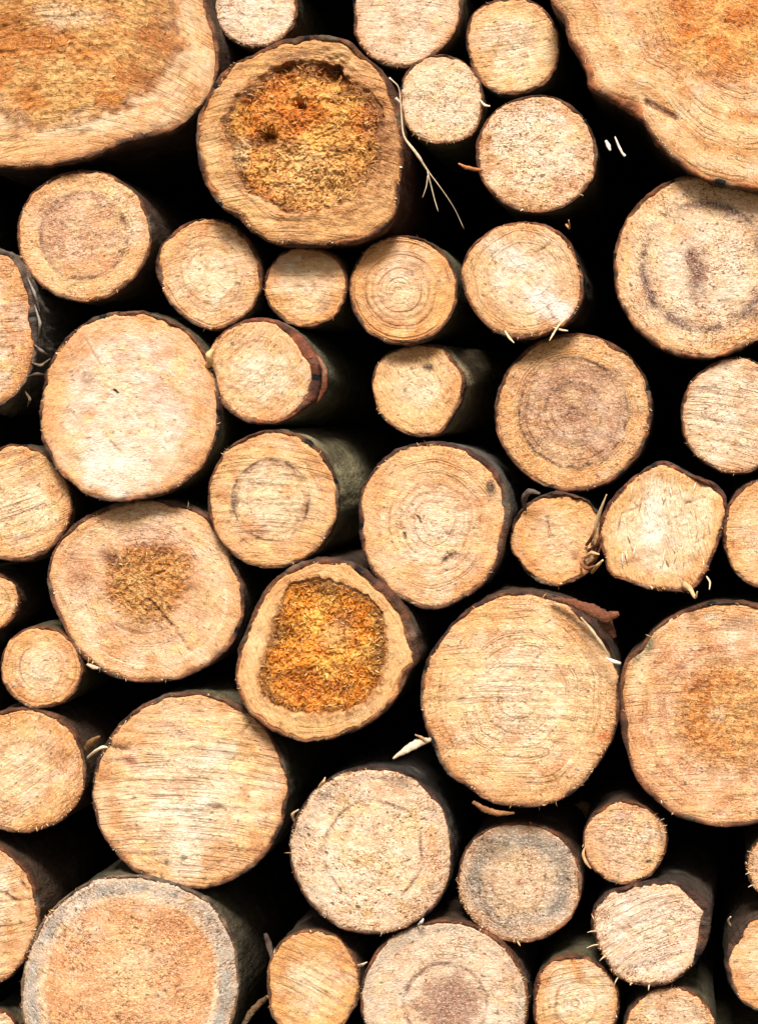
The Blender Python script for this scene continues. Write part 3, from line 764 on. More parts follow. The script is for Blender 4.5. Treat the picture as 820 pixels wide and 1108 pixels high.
L(P(540,460,S1,[(182,212),(240,222),(285,245),(318,290),(322,340),(310,400),(290,460),(240,496),(180,512),(120,497),(68,447),(36,390),(34,340),(52,290),(85,252),(130,225)]), 0.02,
  'small orange log with a ragged torn right side against the pale hexagonal one', dict(
  c=(238,172,98), sp=.35, saw=.2, ring=.3, fuzz=1.0, fuzz_at=-15, bark=3.4, bt=B_GREY, lipc=(96,60,40), crack=[(592,565,594,582,2,(176,120,80),.7)], patch=[(634,606,8,6,0,(110,60,30),.85),(640,590,12,24,0,(240,194,140),.7),(622,602,5,4,0,(150,90,50),.8)], jag=3, bark_var=4))
L(P(540,460,S1,[(500,116),(550,126),(612,158),(684,190),(718,230),(714,300),(694,370),(672,430),(642,492),(600,528),(540,528),(460,518),(400,495),(348,475),(330,420),(316,360),(326,280),(356,230),(398,188),(448,148)]), -0.01,
  'pale hexagonal log with knobbly corners and white flared grain beneath the dim brown log', dict(
  c=(246,204,146), core=(252,224,184), core_r=.75, sp=.35, saw=.5, sawdir=80, ring=.1, fuzz=1.2, fuzz_at=-80, bark=3.2, bt=B_GREY, lipc=(120,66,40),
  crack=[(668,558,690,550,1.4,(224,170,120),.4),(690,520,700,560,1.5,(224,176,130),.6),(742,545,762,538,1.3,(214,160,110),.5),(752,588,768,577,1.2,(214,160,110),.45)], patch=[(705,560,16,56,0,(255,240,216),1),(755,560,14,40,20,(255,226,186),.8),(713,515,6,6,0,(190,130,80),.7),(670,540,16,24,20,(240,184,116),.7),(745,545,10,20,40,(206,150,96),.4)], jag=2.5, bark_var=2, thick=[(45,20,2),(140,14,3)]))
L(ell(822,578,40.5,58,26), -0.01, 'orange log cut in half by the right edge, right of the pale hexagonal one', dict(
  c=(240,184,116), sp=.5, saw=.3, ring=.7, fuzz=.4, bark=4, patch=[(815,565,16,16,0,(244,200,144),.5)]))
L(P(0,460,S1,[(300,272),(380,242),(470,231),(560,242),(645,280),(706,350),(746,440),(770,520),(772,600),(744,680),(694,742),(622,786),(540,812),(450,817),(358,800),(265,740),(206,650),(166,570),(150,505),(152,450),(186,370),(236,312)]), 0.0,
  'large log with a crumbly golden centre crossed by a diagonal scratch', dict(
  c=(248,208,164), core=(232,180,136), core_r=.66, sp=.5, saw=.25, sawdir=20, ring=.6, fuzz=.55, fuzz_at=-110, bark=3.6, bt=B_GREEN, lipc=(110,70,50), bark_var=2, pith=(157,630),
  zone=P(0,460,S1,[(340,480),(345,440),(380,400),(430,378),(490,372),(550,392),(590,430),(598,480),(590,530),(560,580),(510,615),(440,622),(380,590),(345,540)]),
  zsoft=.34, hc=(226,142,56), hc2=(242,182,104), hdepth=0.003, hedge=.2, lip=.0004, hfib=700, hpatch=[(124,606,24,10,40,(120,64,28),.9),(175,598,20,6,-20,(150,90,44),.6),(160,640,30,20,0,(238,180,104),.6)],
  halo=[(.55,.08,(222,166,116),.5),(.85,.02,(252,218,180),.6)], crack=[(163,650,185,676,2.6,(150,100,66),.9),(185,676,207,705,2.0,(180,130,96),.7)], patch=[(85,615,14,30,0,(196,140,100),.8),(160,580,50,14,0,(222,176,146),.7),(215,640,16,30,0,(210,156,110),.5)]))
L(ell(-14,651,35,34,28), 0.02, 'sliver of a small log at the left edge above the small ringed one', dict(
  c=(232,178,116), sp=.4, ring=.8, fuzz=.6, bark=3.5, bt=B_BROWN, bark_var=3))
L(ell(45,722.5,45,45,29,0,.012), 0.0, 'small orange tan spiral ringed log with mossy bark near the left edge', dict(
  c=(230,166,98), core=(234,178,114), sp=.45, saw=.1, ring=1.1, fuzz=.35, bark=3, bt=B_GREEN, halo=[(.7,.03,(206,146,90),.5)], rim=(220,160,100)))
L(P(200,440,S1,[(440,483),(500,488),(565,520),(625,560),(676,610),(712,665),(735,730),(742,800)]) + P(200,660,S1,[(734,100),(712,200),(662,292),(585,362),(480,405),(380,418),(298,395),(218,345),(172,282),(158,210),(162,130)]) +
  P(200,440,S1,[(166,790),(188,720),(218,640),(258,570),(318,518),(378,488)]), -0.05,
  'log with a rounded-triangle hollow of bright amber rot framed by smooth cream sapwood', dict(
  c=(242,192,130), bark=4.6, sp=.12, saw=.2, sawdir=70, ring=.7, fuzz=.5, bleed=[(100,60,6),(-60,50,5)], bt=B_BROWN, lipc=(110,66,40), inner=(190,120,66), bark_var=2, thick=[(10,30,4)],
  heart=P(200,440,S1,[(350,562),(430,548),(500,568),(570,600),(615,640),(634,720)]) + P(200,660,S1,[(636,80),(630,160),(605,240),(560,290),(480,322),(390,328),(300,308),(250,268),(235,230),(255,150),(280,70)]) + P(200,440,S1,[(300,640),(318,590)]),
  var=.35, hc=(250,152,34), hc2=(255,190,84), hdepth=0.007, hedge=.8, lip=.003, hfib=3600,
  hpatch=[(362,690,20,18,0,(228,166,100),.8),(340,745,34,16,0,(214,120,24),.7),(372,668,14,10,0,(130,80,60),.5),(320,660,14,30,0,(232,150,30),.7)], patch=[(275,700,8,46,12,(250,206,150),.6)]))
L(P(400,640,S1,[(400,10),(480,2),(560,8),(640,38),(700,88),(752,165),(782,240),(790,330),(782,430),(747,512),(692,592),(622,654),(550,680),(460,684),(378,668),(306,622),(236,570),(200,500),(170,420),(160,330),(170,240),(216,158),(278,86),(340,36)]), -0.04,
  'big cream log with fine rings and a red brown bark flap at upper right', dict(
  c=(248,204,150), core=(250,216,172), sp=.6, saw=.55, sawdir=1, ring=.9, fuzz=.7, fuzz_at=-60, bark=3.4, bt=B_BROWN, lipc=(90,56,38),
  patch=[(530,665,36,16,-12,(238,176,100),.65),(654,797,13,8,-15,(206,116,40),.9),(640,740,36,50,0,(252,214,164),.5),(600,850,30,10,-20,(226,170,110),.5)],
  halo=[(.2,.02,(206,150,100),.4),(.3,.02,(206,150,100),.3)], crack=[(628,870,629,872,1,(0,0,0),0)], fluff=.12, thick=[(50,16,4)], pith=(560,752)))
L(P(580,640,3.4167,[(560,62),(640,43),(720,38),(820,48),(500,92),(440,136),(386,198),(336,240),(316,290),(304,400),(308,500),(338,610),(368,692),(430,764),(520,834),(610,860),(740,870),(820,856)]) +
  [(862,670),(895,710),(910,770),(895,830),(860,872)], -0.02,
  'large log with greenish moss on its upper left rim, cut by the right edge', dict(
  c=(242,188,138), core=(236,172,98), core_r=.5, zone=ell(792,772,64,56,5,0,.05), zsoft=.4, hc=(232,148,62), hc2=(244,186,114), hdepth=.002, hedge=.3, hfib=350, rotamt=.7, sp=.6, saw=.55, sawdir=-8, ring=.7, fuzz=.7, fuzz_at=190, bark=3.6, bt=B_BROWN, lipc=(120,72,46), pith=(780,772),
  patch=[(698,700,9,26,40,(104,100,66),1),(690,712,6,10,0,(90,88,56),.9),(800,673,22,9,5,(150,120,90),.7),(770,668,14,6,0,(200,190,170),.6),(757,740,12,6,-10,(160,90,40),.7),(776,772,12,12,0,(244,206,160),.8),(690,740,10,40,10,(252,214,164),.7)],
  halo=[(.62,.04,(214,150,104),.6),(.78,.02,(206,140,90),.4)], thick=[(-175,12,3)]))
L(ell(24,834,69,69,33,0,.012), 0.0, 'tan log with coarse fuzzy grain at the left edge, beneath the small spiral-ringed one', dict(
  c=(232,172,102), core=(240,190,126), sp=.65, saw=.4, sawdir=-35, ring=.5, fuzz=.5, fuzz_at=-50, bark=3.6, bt=B_BROWN, halo=[(.5,.03,(206,146,90),.4)]))
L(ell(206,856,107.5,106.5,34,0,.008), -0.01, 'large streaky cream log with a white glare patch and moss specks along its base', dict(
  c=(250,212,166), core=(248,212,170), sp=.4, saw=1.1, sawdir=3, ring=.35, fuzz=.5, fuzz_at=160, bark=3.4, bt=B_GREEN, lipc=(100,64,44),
  patch=[(204,905,26,56,6,(255,238,214),.62),(172,880,12,30,40,(255,236,208),.5),(236,815,30,16,-30,(255,238,214),.7),(165,850,40,14,0,(244,196,160),.6),(140,822,9,6,20,(190,120,84),.9),(235,872,8,4,0,(130,90,60),.7),(180,933,4,5,0,(70,76,36),.9),(175,948,3,6,0,(80,80,40),.9),(199,928,4,3,0,(80,84,40),.8),(222,950,5,4,0,(80,84,40),.8),(240,920,24,16,0,(230,168,104),.7),(110,880,12,40,5,(252,220,176),.6)],  # the whitest patches paint glare on the sawn face into its tint
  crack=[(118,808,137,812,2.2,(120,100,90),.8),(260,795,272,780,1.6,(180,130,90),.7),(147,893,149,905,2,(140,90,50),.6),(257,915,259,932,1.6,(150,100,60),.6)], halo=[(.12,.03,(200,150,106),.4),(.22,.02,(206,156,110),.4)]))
L(ell(402,921,90,90.5,35,0,.01), -0.02, 'fuzzy pale log with one thin dark ring, right of the streaky cream log', dict(
  c=(244,214,182), core=(246,212,168), core_r=.55, sp=1.1, saw=.1, ring=.2, fuzz=.9, fuzz_at=140, fluff=.5, bark=2.6, bt=(70,62,56), lipc=(70,44,34),
  halo=[(.62,.018,(150,110,86),.9),(.9,.06,(206,186,166),.5)], rim=(214,190,164), patch=[(395,930,16,10,0,(236,180,90),.5)], pith=(408,920)))
L(ell(562,954.5,67.5,66.5,36,0,.012), 0.0, 'weathered greyish log with bristly rim and a pith dot at its centre', dict(
  c=(196,176,154), core=(216,178,140), var=.5, core_r=.5, sp=1.0, saw=.1, ring=.5, fuzz=1.3, fuzz_at=-150, fluff=.7, bark=2.4, bt=B_BROWN, rim=(200,150,106),
  halo=[(.46,.03,(170,130,100),.5),(.75,.13,(150,136,122),.75)], patch=[(562,955,4,4,0,(160,90,50),.8),(605,920,20,14,45,(140,124,114),.6),(590,1005,24,10,-10,(226,180,136),.6)], pith=(562,955)))
L(ell(676,912,45.5,46,37), 0.0, 'small pinkish log with a loose bark chip on its left rim', dict(
  c=(234,190,150), core=(226,176,132), sp=.7, saw=.3, sawdir=6, ring=.5, fuzz=.8, fuzz_at=30, fluff=.3, bark=2.6, bt=B_BROWN, patch=[(701,932,4,2,-20,(60,36,26),.95),(672,884,16,6,0,(190,160,140),.6)], halo=[(.62,.06,(206,150,106),.4)]))
L(P(580,848,3.4167,[(330,380),(400,366),(480,362),(550,375),(600,410),(640,455),(640,520),(625,600),(590,665),(530,720),(460,752),(380,750),(310,725),(260,670),(225,600),(200,540),(208,470),(250,415)]), -0.01,
  'pale pinkish-white log with diagonal saw scratches and loose dark bark curling at its right', dict(
  c=(252,226,204), sp=.85, var=.5, saw=.9, sawdir=-22, ring=.15, fuzz=1.1, fuzz_at=-160, fluff=.3, bark=3.2, bt=(84,70,58), lipc=(84,54,40), thick=[(15,40,8)], bark_var=2, jag=2, lean=(.03,.03), pith=(697,1010)))
L(ell(842,938,35,36,39), 0.0, 'thin sliver of a bristly log at the right edge', dict(
  c=(240,200,160), sp=.7, fuzz=1.5, fuzz_at=180, bark=2.6))
L(ell(-27,990,70,80,40), 0.0, 'cream log with dark scratches at the left edge, lowest but one there', dict(
  c=(244,204,156), sp=.45, saw=.9, sawdir=-4, ring=.3, fuzz=.7, fuzz_at=-40, bark=3.4, bt=B_BROWN, crack=[(8,968,16,974,3,(150,100,66),.8),(24,955,27,962,2.5,(150,100,66),.7)]))
L([(258,1052),(254,1022),(244,1000),(228,978),(206,963),(176,953),(140,947),(112,950),(84,962),(58,982),(38,1010),(26,1045),(22,1080),(30,1120),(55,1155),(95,1180),(140,1187),(190,1178),(230,1150),(252,1105)], -0.02,
  'large log with a broad grey outer band and orange heart, lower left', dict(
  c=(206,198,184), white=.15, core_s=.025, core=(232,166,108), core_r=.80, sp=.9, saw=.1, ring=.5, fuzz=.9, fuzz_at=150, fluff=.25, bark=2.4, bt=(96,86,64), rim=(186,172,156), lipc=(120,100,80),
  halo=[(.825,.018,(250,214,170),.9),(.72,.03,(224,164,112),.5),(.92,.05,(178,170,160),.7)], patch=[(180,1000,24,14,30,(200,130,80),.5),(140,1050,30,40,0,(250,214,160),.5)], pith=(140,1062), var=.6))
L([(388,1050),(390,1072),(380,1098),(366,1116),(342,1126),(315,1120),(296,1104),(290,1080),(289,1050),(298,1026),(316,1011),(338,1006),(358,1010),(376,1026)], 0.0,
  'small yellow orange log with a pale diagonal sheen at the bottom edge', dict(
  c=(240,180,106), sp=.35, saw=.6, sawdir=30, ring=.2, fuzz=.6, fuzz_at=40, bark=3.4, bt=B_BROWN, lipc=(130,84,50), patch=[(330,1060,22,14,30,(255,230,190),.7),(365,1034,10,8,0,(190,130,90),.5)]))  # diagonal sheen is painted as a pale patch of the tint
L(ell(480,1086,91,91,43,0,.01), -0.01, 'large log with grey rim and dark pinkish heart cut by the bottom edge', dict(
  c=(232,206,180), core=(190,148,122), core_r=.38, var=.5, sp=.8, saw=.15, ring=.5, fuzz=.9, fuzz_at=15, fluff=.3, bark=2.4, bt=B_BROWN, rim=(190,170,146),
  patch=[(484,1084,36,34,0,(168,126,106),.95)], halo=[(.5,.022,(140,104,88),.95),(.42,.05,(236,204,174),.5),(.92,.07,(196,180,160),.6)], pith=(482,1086)))
L([(670,1084),(664,1062),(652,1046),(636,1036),(615,1034),(596,1040),(582,1056),(577,1078),(577,1104),(590,1128),(615,1140),(645,1134),(664,1112)], 0.01,
  'small tan log with scalloped rings at the bottom edge, under a dark bark hood', dict(
  c=(238,190,134), core=(244,202,150), core_r=.45, sp=.45, ring=1.0, fuzz=.8, fuzz_at=90, bark=3, bt=B_GREEN, thick=[(150,14,3)], halo=[(.5,.03,(196,136,84),.6)]))
L(ell(724,1117,51,49,45), 0.01, 'pale top arc of a log at the bottom edge beneath the diagonally scratched one', dict(
  c=(236,206,172), sp=.8, fuzz=.5, bark=3, bt=B_GREEN, saw=.2, ring=.3))
L(ell(834,1042,50,54,46), 0.0, 'plain tan log with dark bark at upper left, cut by the right edge', dict(
  c=(232,184,128), sp=.3, saw=.3, ring=.3, fuzz=.3, bark=4, bt=B_BROWN, lipc=(80,54,40), thick=[(140,20,4)]))
L(ell(-3,1124,24,30,47), 0.02, 'tip of a pale log in the lower left corner', dict(
  c=(244,216,184), sp=.6, fuzz=.8, bark=2))
# set back in a gap
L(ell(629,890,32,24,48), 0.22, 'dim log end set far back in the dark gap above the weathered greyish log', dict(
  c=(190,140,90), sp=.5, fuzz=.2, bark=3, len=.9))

# ------------------------------------------------------------------ the pile goes on outside the picture: unseen logs added to block light
NPHOTO = len(ALL)
rng = random.Random(5)
circ = []
for a in ALL:
    circ.append((a['cen'][0], a['cen'][1], a['r'] + 3))
X0, X1, Y0, Y1 = -330, 1060, -400, 1604
GROUND_PY = 554 + Z0 * 1000
def clear(px, py):
    m = 1e9
    for (cx, cy, r) in circ: m = min(m, math.hypot(px - cx, py - cy) - r)
    ix = max(0 - px, px - 820, 0); iy = max(0 - py, py - 1104, 0)
    m = min(m, math.hypot(ix, iy) - 2, GROUND_PY - py)
    return m
spots = []
for rmin, rmax in ((95, 150), (62, 110), (44, 62)):
    for k in range(1800):
        px = rng.uniform(X0, X1); py = rng.uniform(Y0, GROUND_PY - 40)
        m = clear(px, py)
        if m >= rmin:
            r = min(m, rmax) - 1
            circ.append((px, py, r + 1)); spots.append((px, py, r))
ORD = 'first second third fourth fifth sixth seventh eighth ninth tenth eleventh twelfth thirteenth fourteenth fifteenth sixteenth seventeenth eighteenth nineteenth twentieth'.split()
def zone(px, py): return 'above' if py < 0 else 'below' if py > 1104 else 'left of' if px < 0 else 'right of'
cnt = {}
for px, py, r in sorted(spots, key=lambda t: (zone(t[0], t[1]), t[0] if not 0 <= t[1] <= 1104 else t[1])):
    z = zone(px, py); size = 'big' if r > 95 else 'medium' if r > 60 else 'small'
    cname, cc = rng.choice([('cream', CREAM), ('pale', PALE), ('tan', TAN), ('pinkish', PINK)])
    key = (z, size, cname); cnt[key] = cnt.get(key, 0) + 1
    order = 'from the left' if z in ('above', 'below') else 'from the top'
    lab = '%s %s added log just %s the picture, %s of its kind %s' % (size, cname, z, ORD[cnt[key] - 1], order)
    L(ell(px, py, r, r, int(px), 0, .01), rng.uniform(-.02, .02), lab, dict(
      c=cc, core=rng.choice([TAN, ORNG, CREAM]), core_r=rng.uniform(.3, .6), sp=rng.uniform(.3, .9), ring=.6,
      bark=3.4, bt=rng.choice([B_GREEN, B_BROWN, B_GREY])), group='logs of the pile outside the picture', lo=True)
print('logs', len(ALL), 'in photo', NPHOTO)

# ------------------------------------------------------------------ ground, and an unseen dark backing added to keep the gaps black
def ground():
    n = 90
    u = np.linspace(-1, 1, n); x = np.sign(u) * np.abs(u) ** 2.5 * 150; y = np.sign(u) * np.abs(u) ** 2.5 * 150
    X, Y = np.meshgrid(x, y, indexing='ij')
    Z = 0.015 * fbm(X * 2, Y * 2, 5, 3) * np.exp(-((X / 6) ** 2 + (Y / 6) ** 2)) - 0.012
    co = np.stack([X.ravel(), Y.ravel(), Z.ravel()], 1)
    i, j = np.meshgrid(np.arange(n - 1), np.arange(n - 1), indexing='ij'); a = (i * n + j).ravel()
    q = np.stack([a, a + n, a + n + 1, a + 1], 1)
    o = make_mesh('ground', co, q, None, M_SOIL)
    o['kind'] = 'structure'
ground()
def add_backing():
    """unseen earth backing, added to close the view between the logs and keep gaps dark"""
    n = 40; prof = [(1.06, 0.0), (1.07, 0.6), (1.07, 1.3), (1.08, 2.0), (1.5, 2.25), (2.6, 2.3), (3.4, 1.2), (4.2, -0.02)]
    xs = np.linspace(-3, 4, n)
    co = []
    for (y, z) in prof:
        for x in xs:
            co.append((x, y + 0.03 * float(fbm(np.array([x * 3]), np.array([z * 3]), 3)[0]), z + (0.03 * float(fbm(np.array([x * 2]), np.array([y * 2]), 8)[0]) if z > .1 else 0)))
    q = []
    for r in range(len(prof) - 1):
        for c in range(n - 1):
            a = r * n + c
            q.append((a, a + 1, a + n + 1, a + n))
    o = make_mesh('added_backing', co, q, None, M_SOIL)
    o['kind'] = 'structure'
add_backing()

# ------------------------------------------------------------------ loose pieces
def strip(name, pts, widths, thick, col, parent=None, y=None, seed=0, mat=None, rel=None, twist=0.0, sub=5):
    """a bent, ragged strip or stem through photo points (px, py, depth): real thickness, rounded section"""
    P_ = np.array([(p[0], p[1], p[2]) for p in pts], float); W = np.array(widths, float)
    n = (len(P_) - 1) * sub + 1
    t = np.linspace(0, len(P_) - 1, n)
    q = np.stack([np.interp(t, np.arange(len(P_)), P_[:, c]) for c in range(3)], 1)
    for _ in range(2): q[1:-1] = (q[:-2] + 2 * q[1:-1] + q[2:]) / 4
    wv = np.interp(t, np.arange(len(W)), W)
    c = np.stack([wx(q[:, 0], 0), q[:, 2], wz(q[:, 1], 0)], 1)
    c[:, 0] = VXW + (q[:, 0] - VX) / 1000 * (D + q[:, 2]) / D; c[:, 2] = VZW - (q[:, 1] - VY) / 1000 * (D + q[:, 2]) / D
    tg = np.gradient(c, axis=0); tg /= np.linalg.norm(tg, axis=1)[:, None] + 1e-9
    up = np.array([0, -1.0, 0]); s = np.cross(tg, up); s /= np.linalg.norm(s, axis=1)[:, None] + 1e-9
    u = np.cross(s, tg)
    m = 8; co = []
    for i in range(n):
        tw = twist * i / n
        for k in range(m):
            a = 2 * math.pi * k / m
            rgh = 1 + 0.35 * float(vnoise(np.array([i * 0.9 + seed]), np.array([k * 1.7]), seed)[0] - .5)
            a1, b1 = math.cos(a) * wv[i] / 2400 * rgh, math.sin(a) * min(thick, wv[i]) / 2000 * rgh
            x1 = a1 * math.cos(tw) - b1 * math.sin(tw); y1 = a1 * math.sin(tw) + b1 * math.cos(tw)
            co.append(c[i] + s[i] * x1 + u[i] * y1)
    co = np.array(co); qf, _ = grid_faces(n, m)
    base_i = len(co); co = np.concatenate([co, [c[0]], [c[-1]]])
    i_ = np.arange(m); j_ = (i_ + 1) % m
    tr = np.concatenate([np.stack([np.full(m, base_i), j_, i_], 1), np.stack([np.full(m, base_i + 1), (n - 1) * m + i_, (n - 1) * m + j_], 1)])
    org = c[n // 2] if parent is None else np.array(parent.location)
    jt = 0.75 + 0.5 * vnoise(co[:, 0] * 300, co[:, 2] * 300, seed)
    o = make_mesh(name, co - org, qf, tr, mat or M_FIB, base(col)[None] * jt[:, None], parent=parent, loc=org if parent is None else (0, 0, 0))
    return o
VXW, VZW = cam.location.x, cam.location.z
def root_of(n): return ALL[n - 1]['root']
def tagx(o, label, cat, group=None):
    o['label'] = label; o['category'] = cat
    if group: o['group'] = group
    return o

STRAW = (238, 218, 188)
# two dry stems caught beside the rotten log
g = bpy.data.objects.new('dry_grass', None); COL.objects.link(g); g.empty_display_size = .03
g.location = (float(wx(440, -.06)), -.06, float(wz(120, -.06)))
tagx(g, 'pale dry forked stems hanging down the dark gap beside the amber rotten log', 'dry grass')
strip('stem', [(421,84,-.07),(432,94,-.065),(434,120,-.06),(436,148,-.055),(452,168,-.05),(462,184,-.04),(478,205,-.03),(492,226,-.01),(502,248,.0)], [2,1.6,1.6,2.4,4,2,1.3,1,.7], 1.4, STRAW, g, seed=1)
strip('stem', [(462,184,-.04),(466,200,-.035),(470,216,-.03),(474,229,-.03)], [1.6,1.4,1.2,.7], 1.2, STRAW, g, seed=2)
strip('stem', [(463,190,-.04),(461,203,-.04),(457,214,-.04)], [2,1.4,.8], 1.4, (206,180,150), g, seed=3)
strip('stem', [(428,106,-.062),(434,112,-.06)], [4,1.5], 2, STRAW, g, seed=4)
# chips lodged in the black gap on the right
tagx(strip('wood_chip', [(655,152,-.03),(658,158,-.03),(660,163,-.03)], [3,6,2.5], 2.5, (250,240,226), seed=5), 'short fat white chip hanging in the black gap beneath the huge upper right log', 'wood chip', 'white chips in the gap')
tagx(strip('wood_chip', [(665,148,-.03),(669,158,-.03),(673,166,-.03),(676,169,-.03)], [1.5,3.2,3,3.4], 2, (250,240,226), seed=6), 'thin longer white chip, right one of two in the black gap at upper right', 'wood chip', 'white chips in the gap')
strip('splinter', [(522,184,-.012),(512,183,-.02),(503,181,-.03),(496,177,-.035)], [3,5,5,2], 3, (206,136,86), root_of(8), seed=7)
strip('splinter', [(519,108,.0),(524,114,-.01),(530,115,-.01)], [2,3.5,2], 2, STRAW, root_of(7), seed=8)
# bark flap and shred on the biggest log
strip('bark_flap', [(596,648,-.035),(620,652,-.045),(640,660,-.055),(655,668,-.06),(669,664,-.065)], [4,10,15,17,6], 4, (128,74,46), root_of(31), seed=9, mat=M_BARK, sub=9)
strip('bark_flap', [(650,668,-.05),(658,678,-.05),(664,690,-.045)], [16,16,6], 4, (110,64,42), root_of(31), seed=10, mat=M_BARK, sub=8)
strip('splinter', [(628,668,-.05),(640,682,-.055),(650,696,-.055),(660,712,-.05)], [2,4,4,1.5], 2, (196,176,140), root_of(31), seed=11, sub=8)
strip('splinter', [(655,712,-.05),(664,716,-.055),(671,718,-.05)], [2,5,4], 2, (252,240,220), root_of(31), seed=12)
strip('splinter', [(466,800,-.03),(452,804,-.04),(438,812,-.045),(425,821,-.045)], [5,12,9,2], 3, (226,204,176), root_of(31), seed=13, sub=9)
strip('splinter', [(462,804,-.035),(456,798,-.04),(449,795,-.045)], [4,4,1.5], 2, (206,160,120), root_of(31), seed=14)
strip('bark_flap', [(512,868,-.03),(524,876,-.04),(538,880,-.045),(556,880,-.04)], [5,8,8,3], 4, (170,116,74), root_of(31), seed=15, mat=M_BARK, sub=8)
# splinters at other rims
strip('splinter', [(612,345,-.012),(604,352,-.03),(598,362,-.035),(594,369,-.04)], [2,3,2.6,1], 2, (240,210,168), root_of(13), seed=16)
strip('splinter', [(598,354,-.02),(606,357,-.03),(614,358,-.035)], [2,3,1.5], 2, (240,214,176), root_of(13), seed=17)
strip('splinter', [(546,358,-.01),(551,366,-.02),(556,371,-.025)], [2,3.5,1.2], 2, (246,214,170), root_of(13), seed=18)
strip('splinter', [(612,243,-.01),(616,248,-.02),(615,238,-.03)], [3,3,1], 2, (214,160,110), root_of(13), seed=19)
strip('splinter', [(640,590,.01),(646,560,-.01),(652,545,-.02),(656,535,-.025)], [4,5,3,1.2], 2.5, (240,210,166), root_of(25), seed=20)
for k, (a, b, c_) in enumerate([((634,590),(640,582),(643,572)),((632,604),(640,598),(648,600)),((636,612),(644,606),(650,590)),((628,610),(634,616),(644,612)),((640,620),(646,612),(652,606)),((636,596),(646,590),(650,580))]):
    strip('splinter', [(*a, .01), (*b, -.015), (*c_, -.02)], [4, 5, 2], 2.5, [(150,90,54),(240,196,140),(110,66,40)][k % 3], root_of(24), seed=21 + k)
strip('splinter', [(738,632,-.01),(746,636,-.03),(752,648,-.035),(754,640,-.04)], [9,7,4,1.5], 2.4, (214,180,134), root_of(25), seed=30)
strip('splinter', [(764,624,-.01),(768,630,-.025),(767,638,-.03)], [2,2.5,1.2], 2, STRAW, root_of(25), seed=31)
_r = random.Random(77)
for k in range(34):      # raised torn ridges running down the pale hexagonal end
    a = _r.uniform(668, 765); b = _r.uniform(520, 606); ln = _r.uniform(6, 20); dx = _r.uniform(-2.5, 2.5)
    strip('splinter', [(a, b, -.0085), (a + dx, b + ln / 2, -.0095), (a + dx * 1.6, b + ln, -.0075)], [.6, _r.uniform(1.2, 2.6), .5], 1.4, _r.choice([(255,240,214),(250,220,180),(226,178,126)]), root_of(25), seed=200 + k)
strip('bark_flap', [(568,552,.01),(566,540,.0),(572,531,-.01),(584,534,-.01)], [4,9,8,3], 3, (110,96,84), root_of(24), seed=33, mat=M_BARK)
strip('knot', [(222,398,-.01),(228,392,-.03),(226,383,-.035),(231,379,-.03)], [7,10,9,4], 7, (236,190,130), root_of(17), seed=34)
strip('splinter', [(344,386,-.02),(352,400,-.03),(351,420,-.03),(344,436,-.02)], [4,7,8,3], 4, (150,84,54), root_of(17), seed=35, mat=M_BARK)
strip('splinter', [(95,820,-.01),(104,812,-.03),(112,808,-.035),(117,809,-.03)], [3,4,4,2], 2.5, (250,226,190), root_of(34), seed=36)
strip('bark_flap', [(94,812,.0),(98,803,-.01),(108,797,-.02)], [9,9,3], 4, (150,110,66), root_of(34), seed=37, mat=M_BARK)
strip('splinter', [(387,1045,-.0),(392,1044,-.02),(397,1041,-.025)], [4,4,1], 2, STRAW, root_of(42), seed=38)
strip('splinter', [(318,888,-.02),(316,881,-.03),(323,876,-.035)], [3,4,1.5], 2, (240,206,164), root_of(35), seed=39)
strip('splinter', [(345,852,-.02),(350,846,-.03),(352,841,-.03)], [4,4,1.5], 2, (236,190,140), root_of(35), seed=40)
strip('splinter', [(452,1001,-.01),(456,998,-.02),(458,994,-.02)], [2,4,2], 2, (240,236,230), root_of(35), seed=41)
strip('bark_flap', [(633,916,.0),(630,924,-.01),(634,934,-.01),(639,940,-.01)], [2,4,4,1.5], 2.4, (220,170,124), root_of(37), seed=42)
for k, (a, b) in enumerate([((645,1008),(635,1009)),((647,1022),(634,1026)),((668,1058),(664,1066)),((702,1066),(701,1072)),((644,1000),(640,990)),((655,1035),(648,1040))]):
    strip('splinter', [(*a, -.008), ((a[0] + b[0]) / 2, (a[1] + b[1]) / 2 - 1, -.02), (*b, -.02)], [2.2, 1.6, .5], 1.4, (240, 214, 180), root_of(38), seed=50 + k)
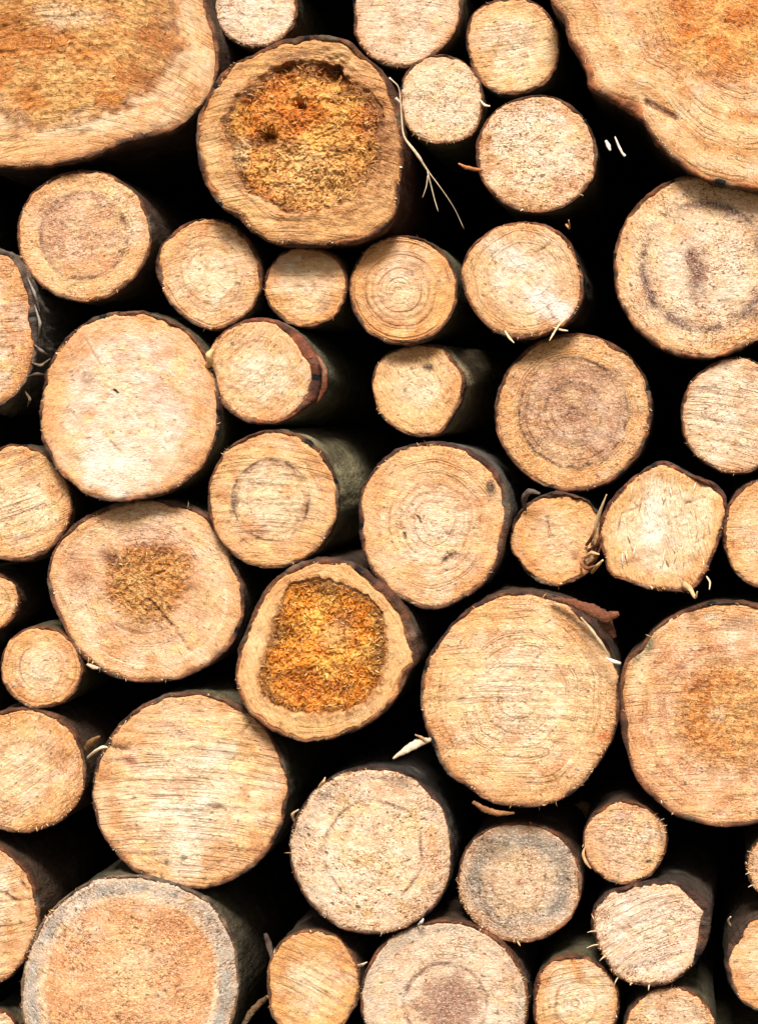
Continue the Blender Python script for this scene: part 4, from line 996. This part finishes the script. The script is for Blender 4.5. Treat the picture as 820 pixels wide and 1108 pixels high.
for k, (a, b) in enumerate([((815,925),(808,921)),((813,945),(806,946)),((816,958),(809,960)),((814,936),(810,932))]):
    strip('splinter', [(*a, -.005), ((a[0] + b[0]) / 2, (a[1] + b[1]) / 2 - 1, -.015), (*b, -.02)], [2.2, 1.6, .5], 1.4, (240, 214, 180), root_of(39), seed=60 + k)
for k, (a, b) in enumerate([((712,890),(718,886)),((714,896),(721,893)),((715,902),(721,901))]):
    strip('splinter', [(*a, -.005), ((a[0] + b[0]) / 2, (a[1] + b[1]) / 2 - 1, -.015), (*b, -.02)], [1.8, 1.5, .5], 1.4, (240, 214, 180), root_of(37), seed=70 + k)
strip('splinter', [(800,640,-.015),(796,996,-.02)][:0] or [(790,1002,.0),(787,996,-.01),(790,992,-.02)], [2,3,1.5], 2, STRAW, root_of(46), seed=73)
# strip of bark leaning at the bottom
tagx(strip('bark_strip', [(262,1112,.02),(272,1095,.015),(283,1084,.01),(291,1078,.0)], [6,9,8,5], 4, (140,104,70), seed=80, mat=M_BARK, sub=9), 'curled strip of brown bark leaning right of the grey banded log at the bottom', 'bark strip')
tagx(strip('bark_strip', [(287,1010,.03),(291,1022,.03),(295,1040,.02)], [5,9,4], 3, (84,66,56), seed=81, mat=M_BARK, sub=9), 'thin upright sliver of dark bark in the gap above the small yellow-orange log', 'bark strip')
# debris between the left edge log and the pale pinkish one
for k, (a, b, c_, col) in enumerate([((30,300),(38,318),(44,340),(150,140,130)),((38,330),(44,350),(42,366),(160,150,142)),((36,372),(46,380),(52,384),(120,110,100)),((34,392),(44,396),(55,388),(130,110,92)),((30,408),(40,404),(52,406),(96,84,70)),((28,424),(33,432),(30,440),(110,90,70))]):
    strip('bark_flap', [(*a, -.02), (*b, -.035), (*c_, -.02)], [1.5, 4, 1], 2, col, root_of(15), seed=90 + k, mat=M_BARK, sub=7)
tagx(strip('wood_chip', [(95,719,.0),(101,722,-.01),(107,723,-.01)], [3,6,3], 3, (240,206,170), seed=99), 'tiny pale chip under the scratched large log, right of the small spiral-ringed log', 'wood chip')
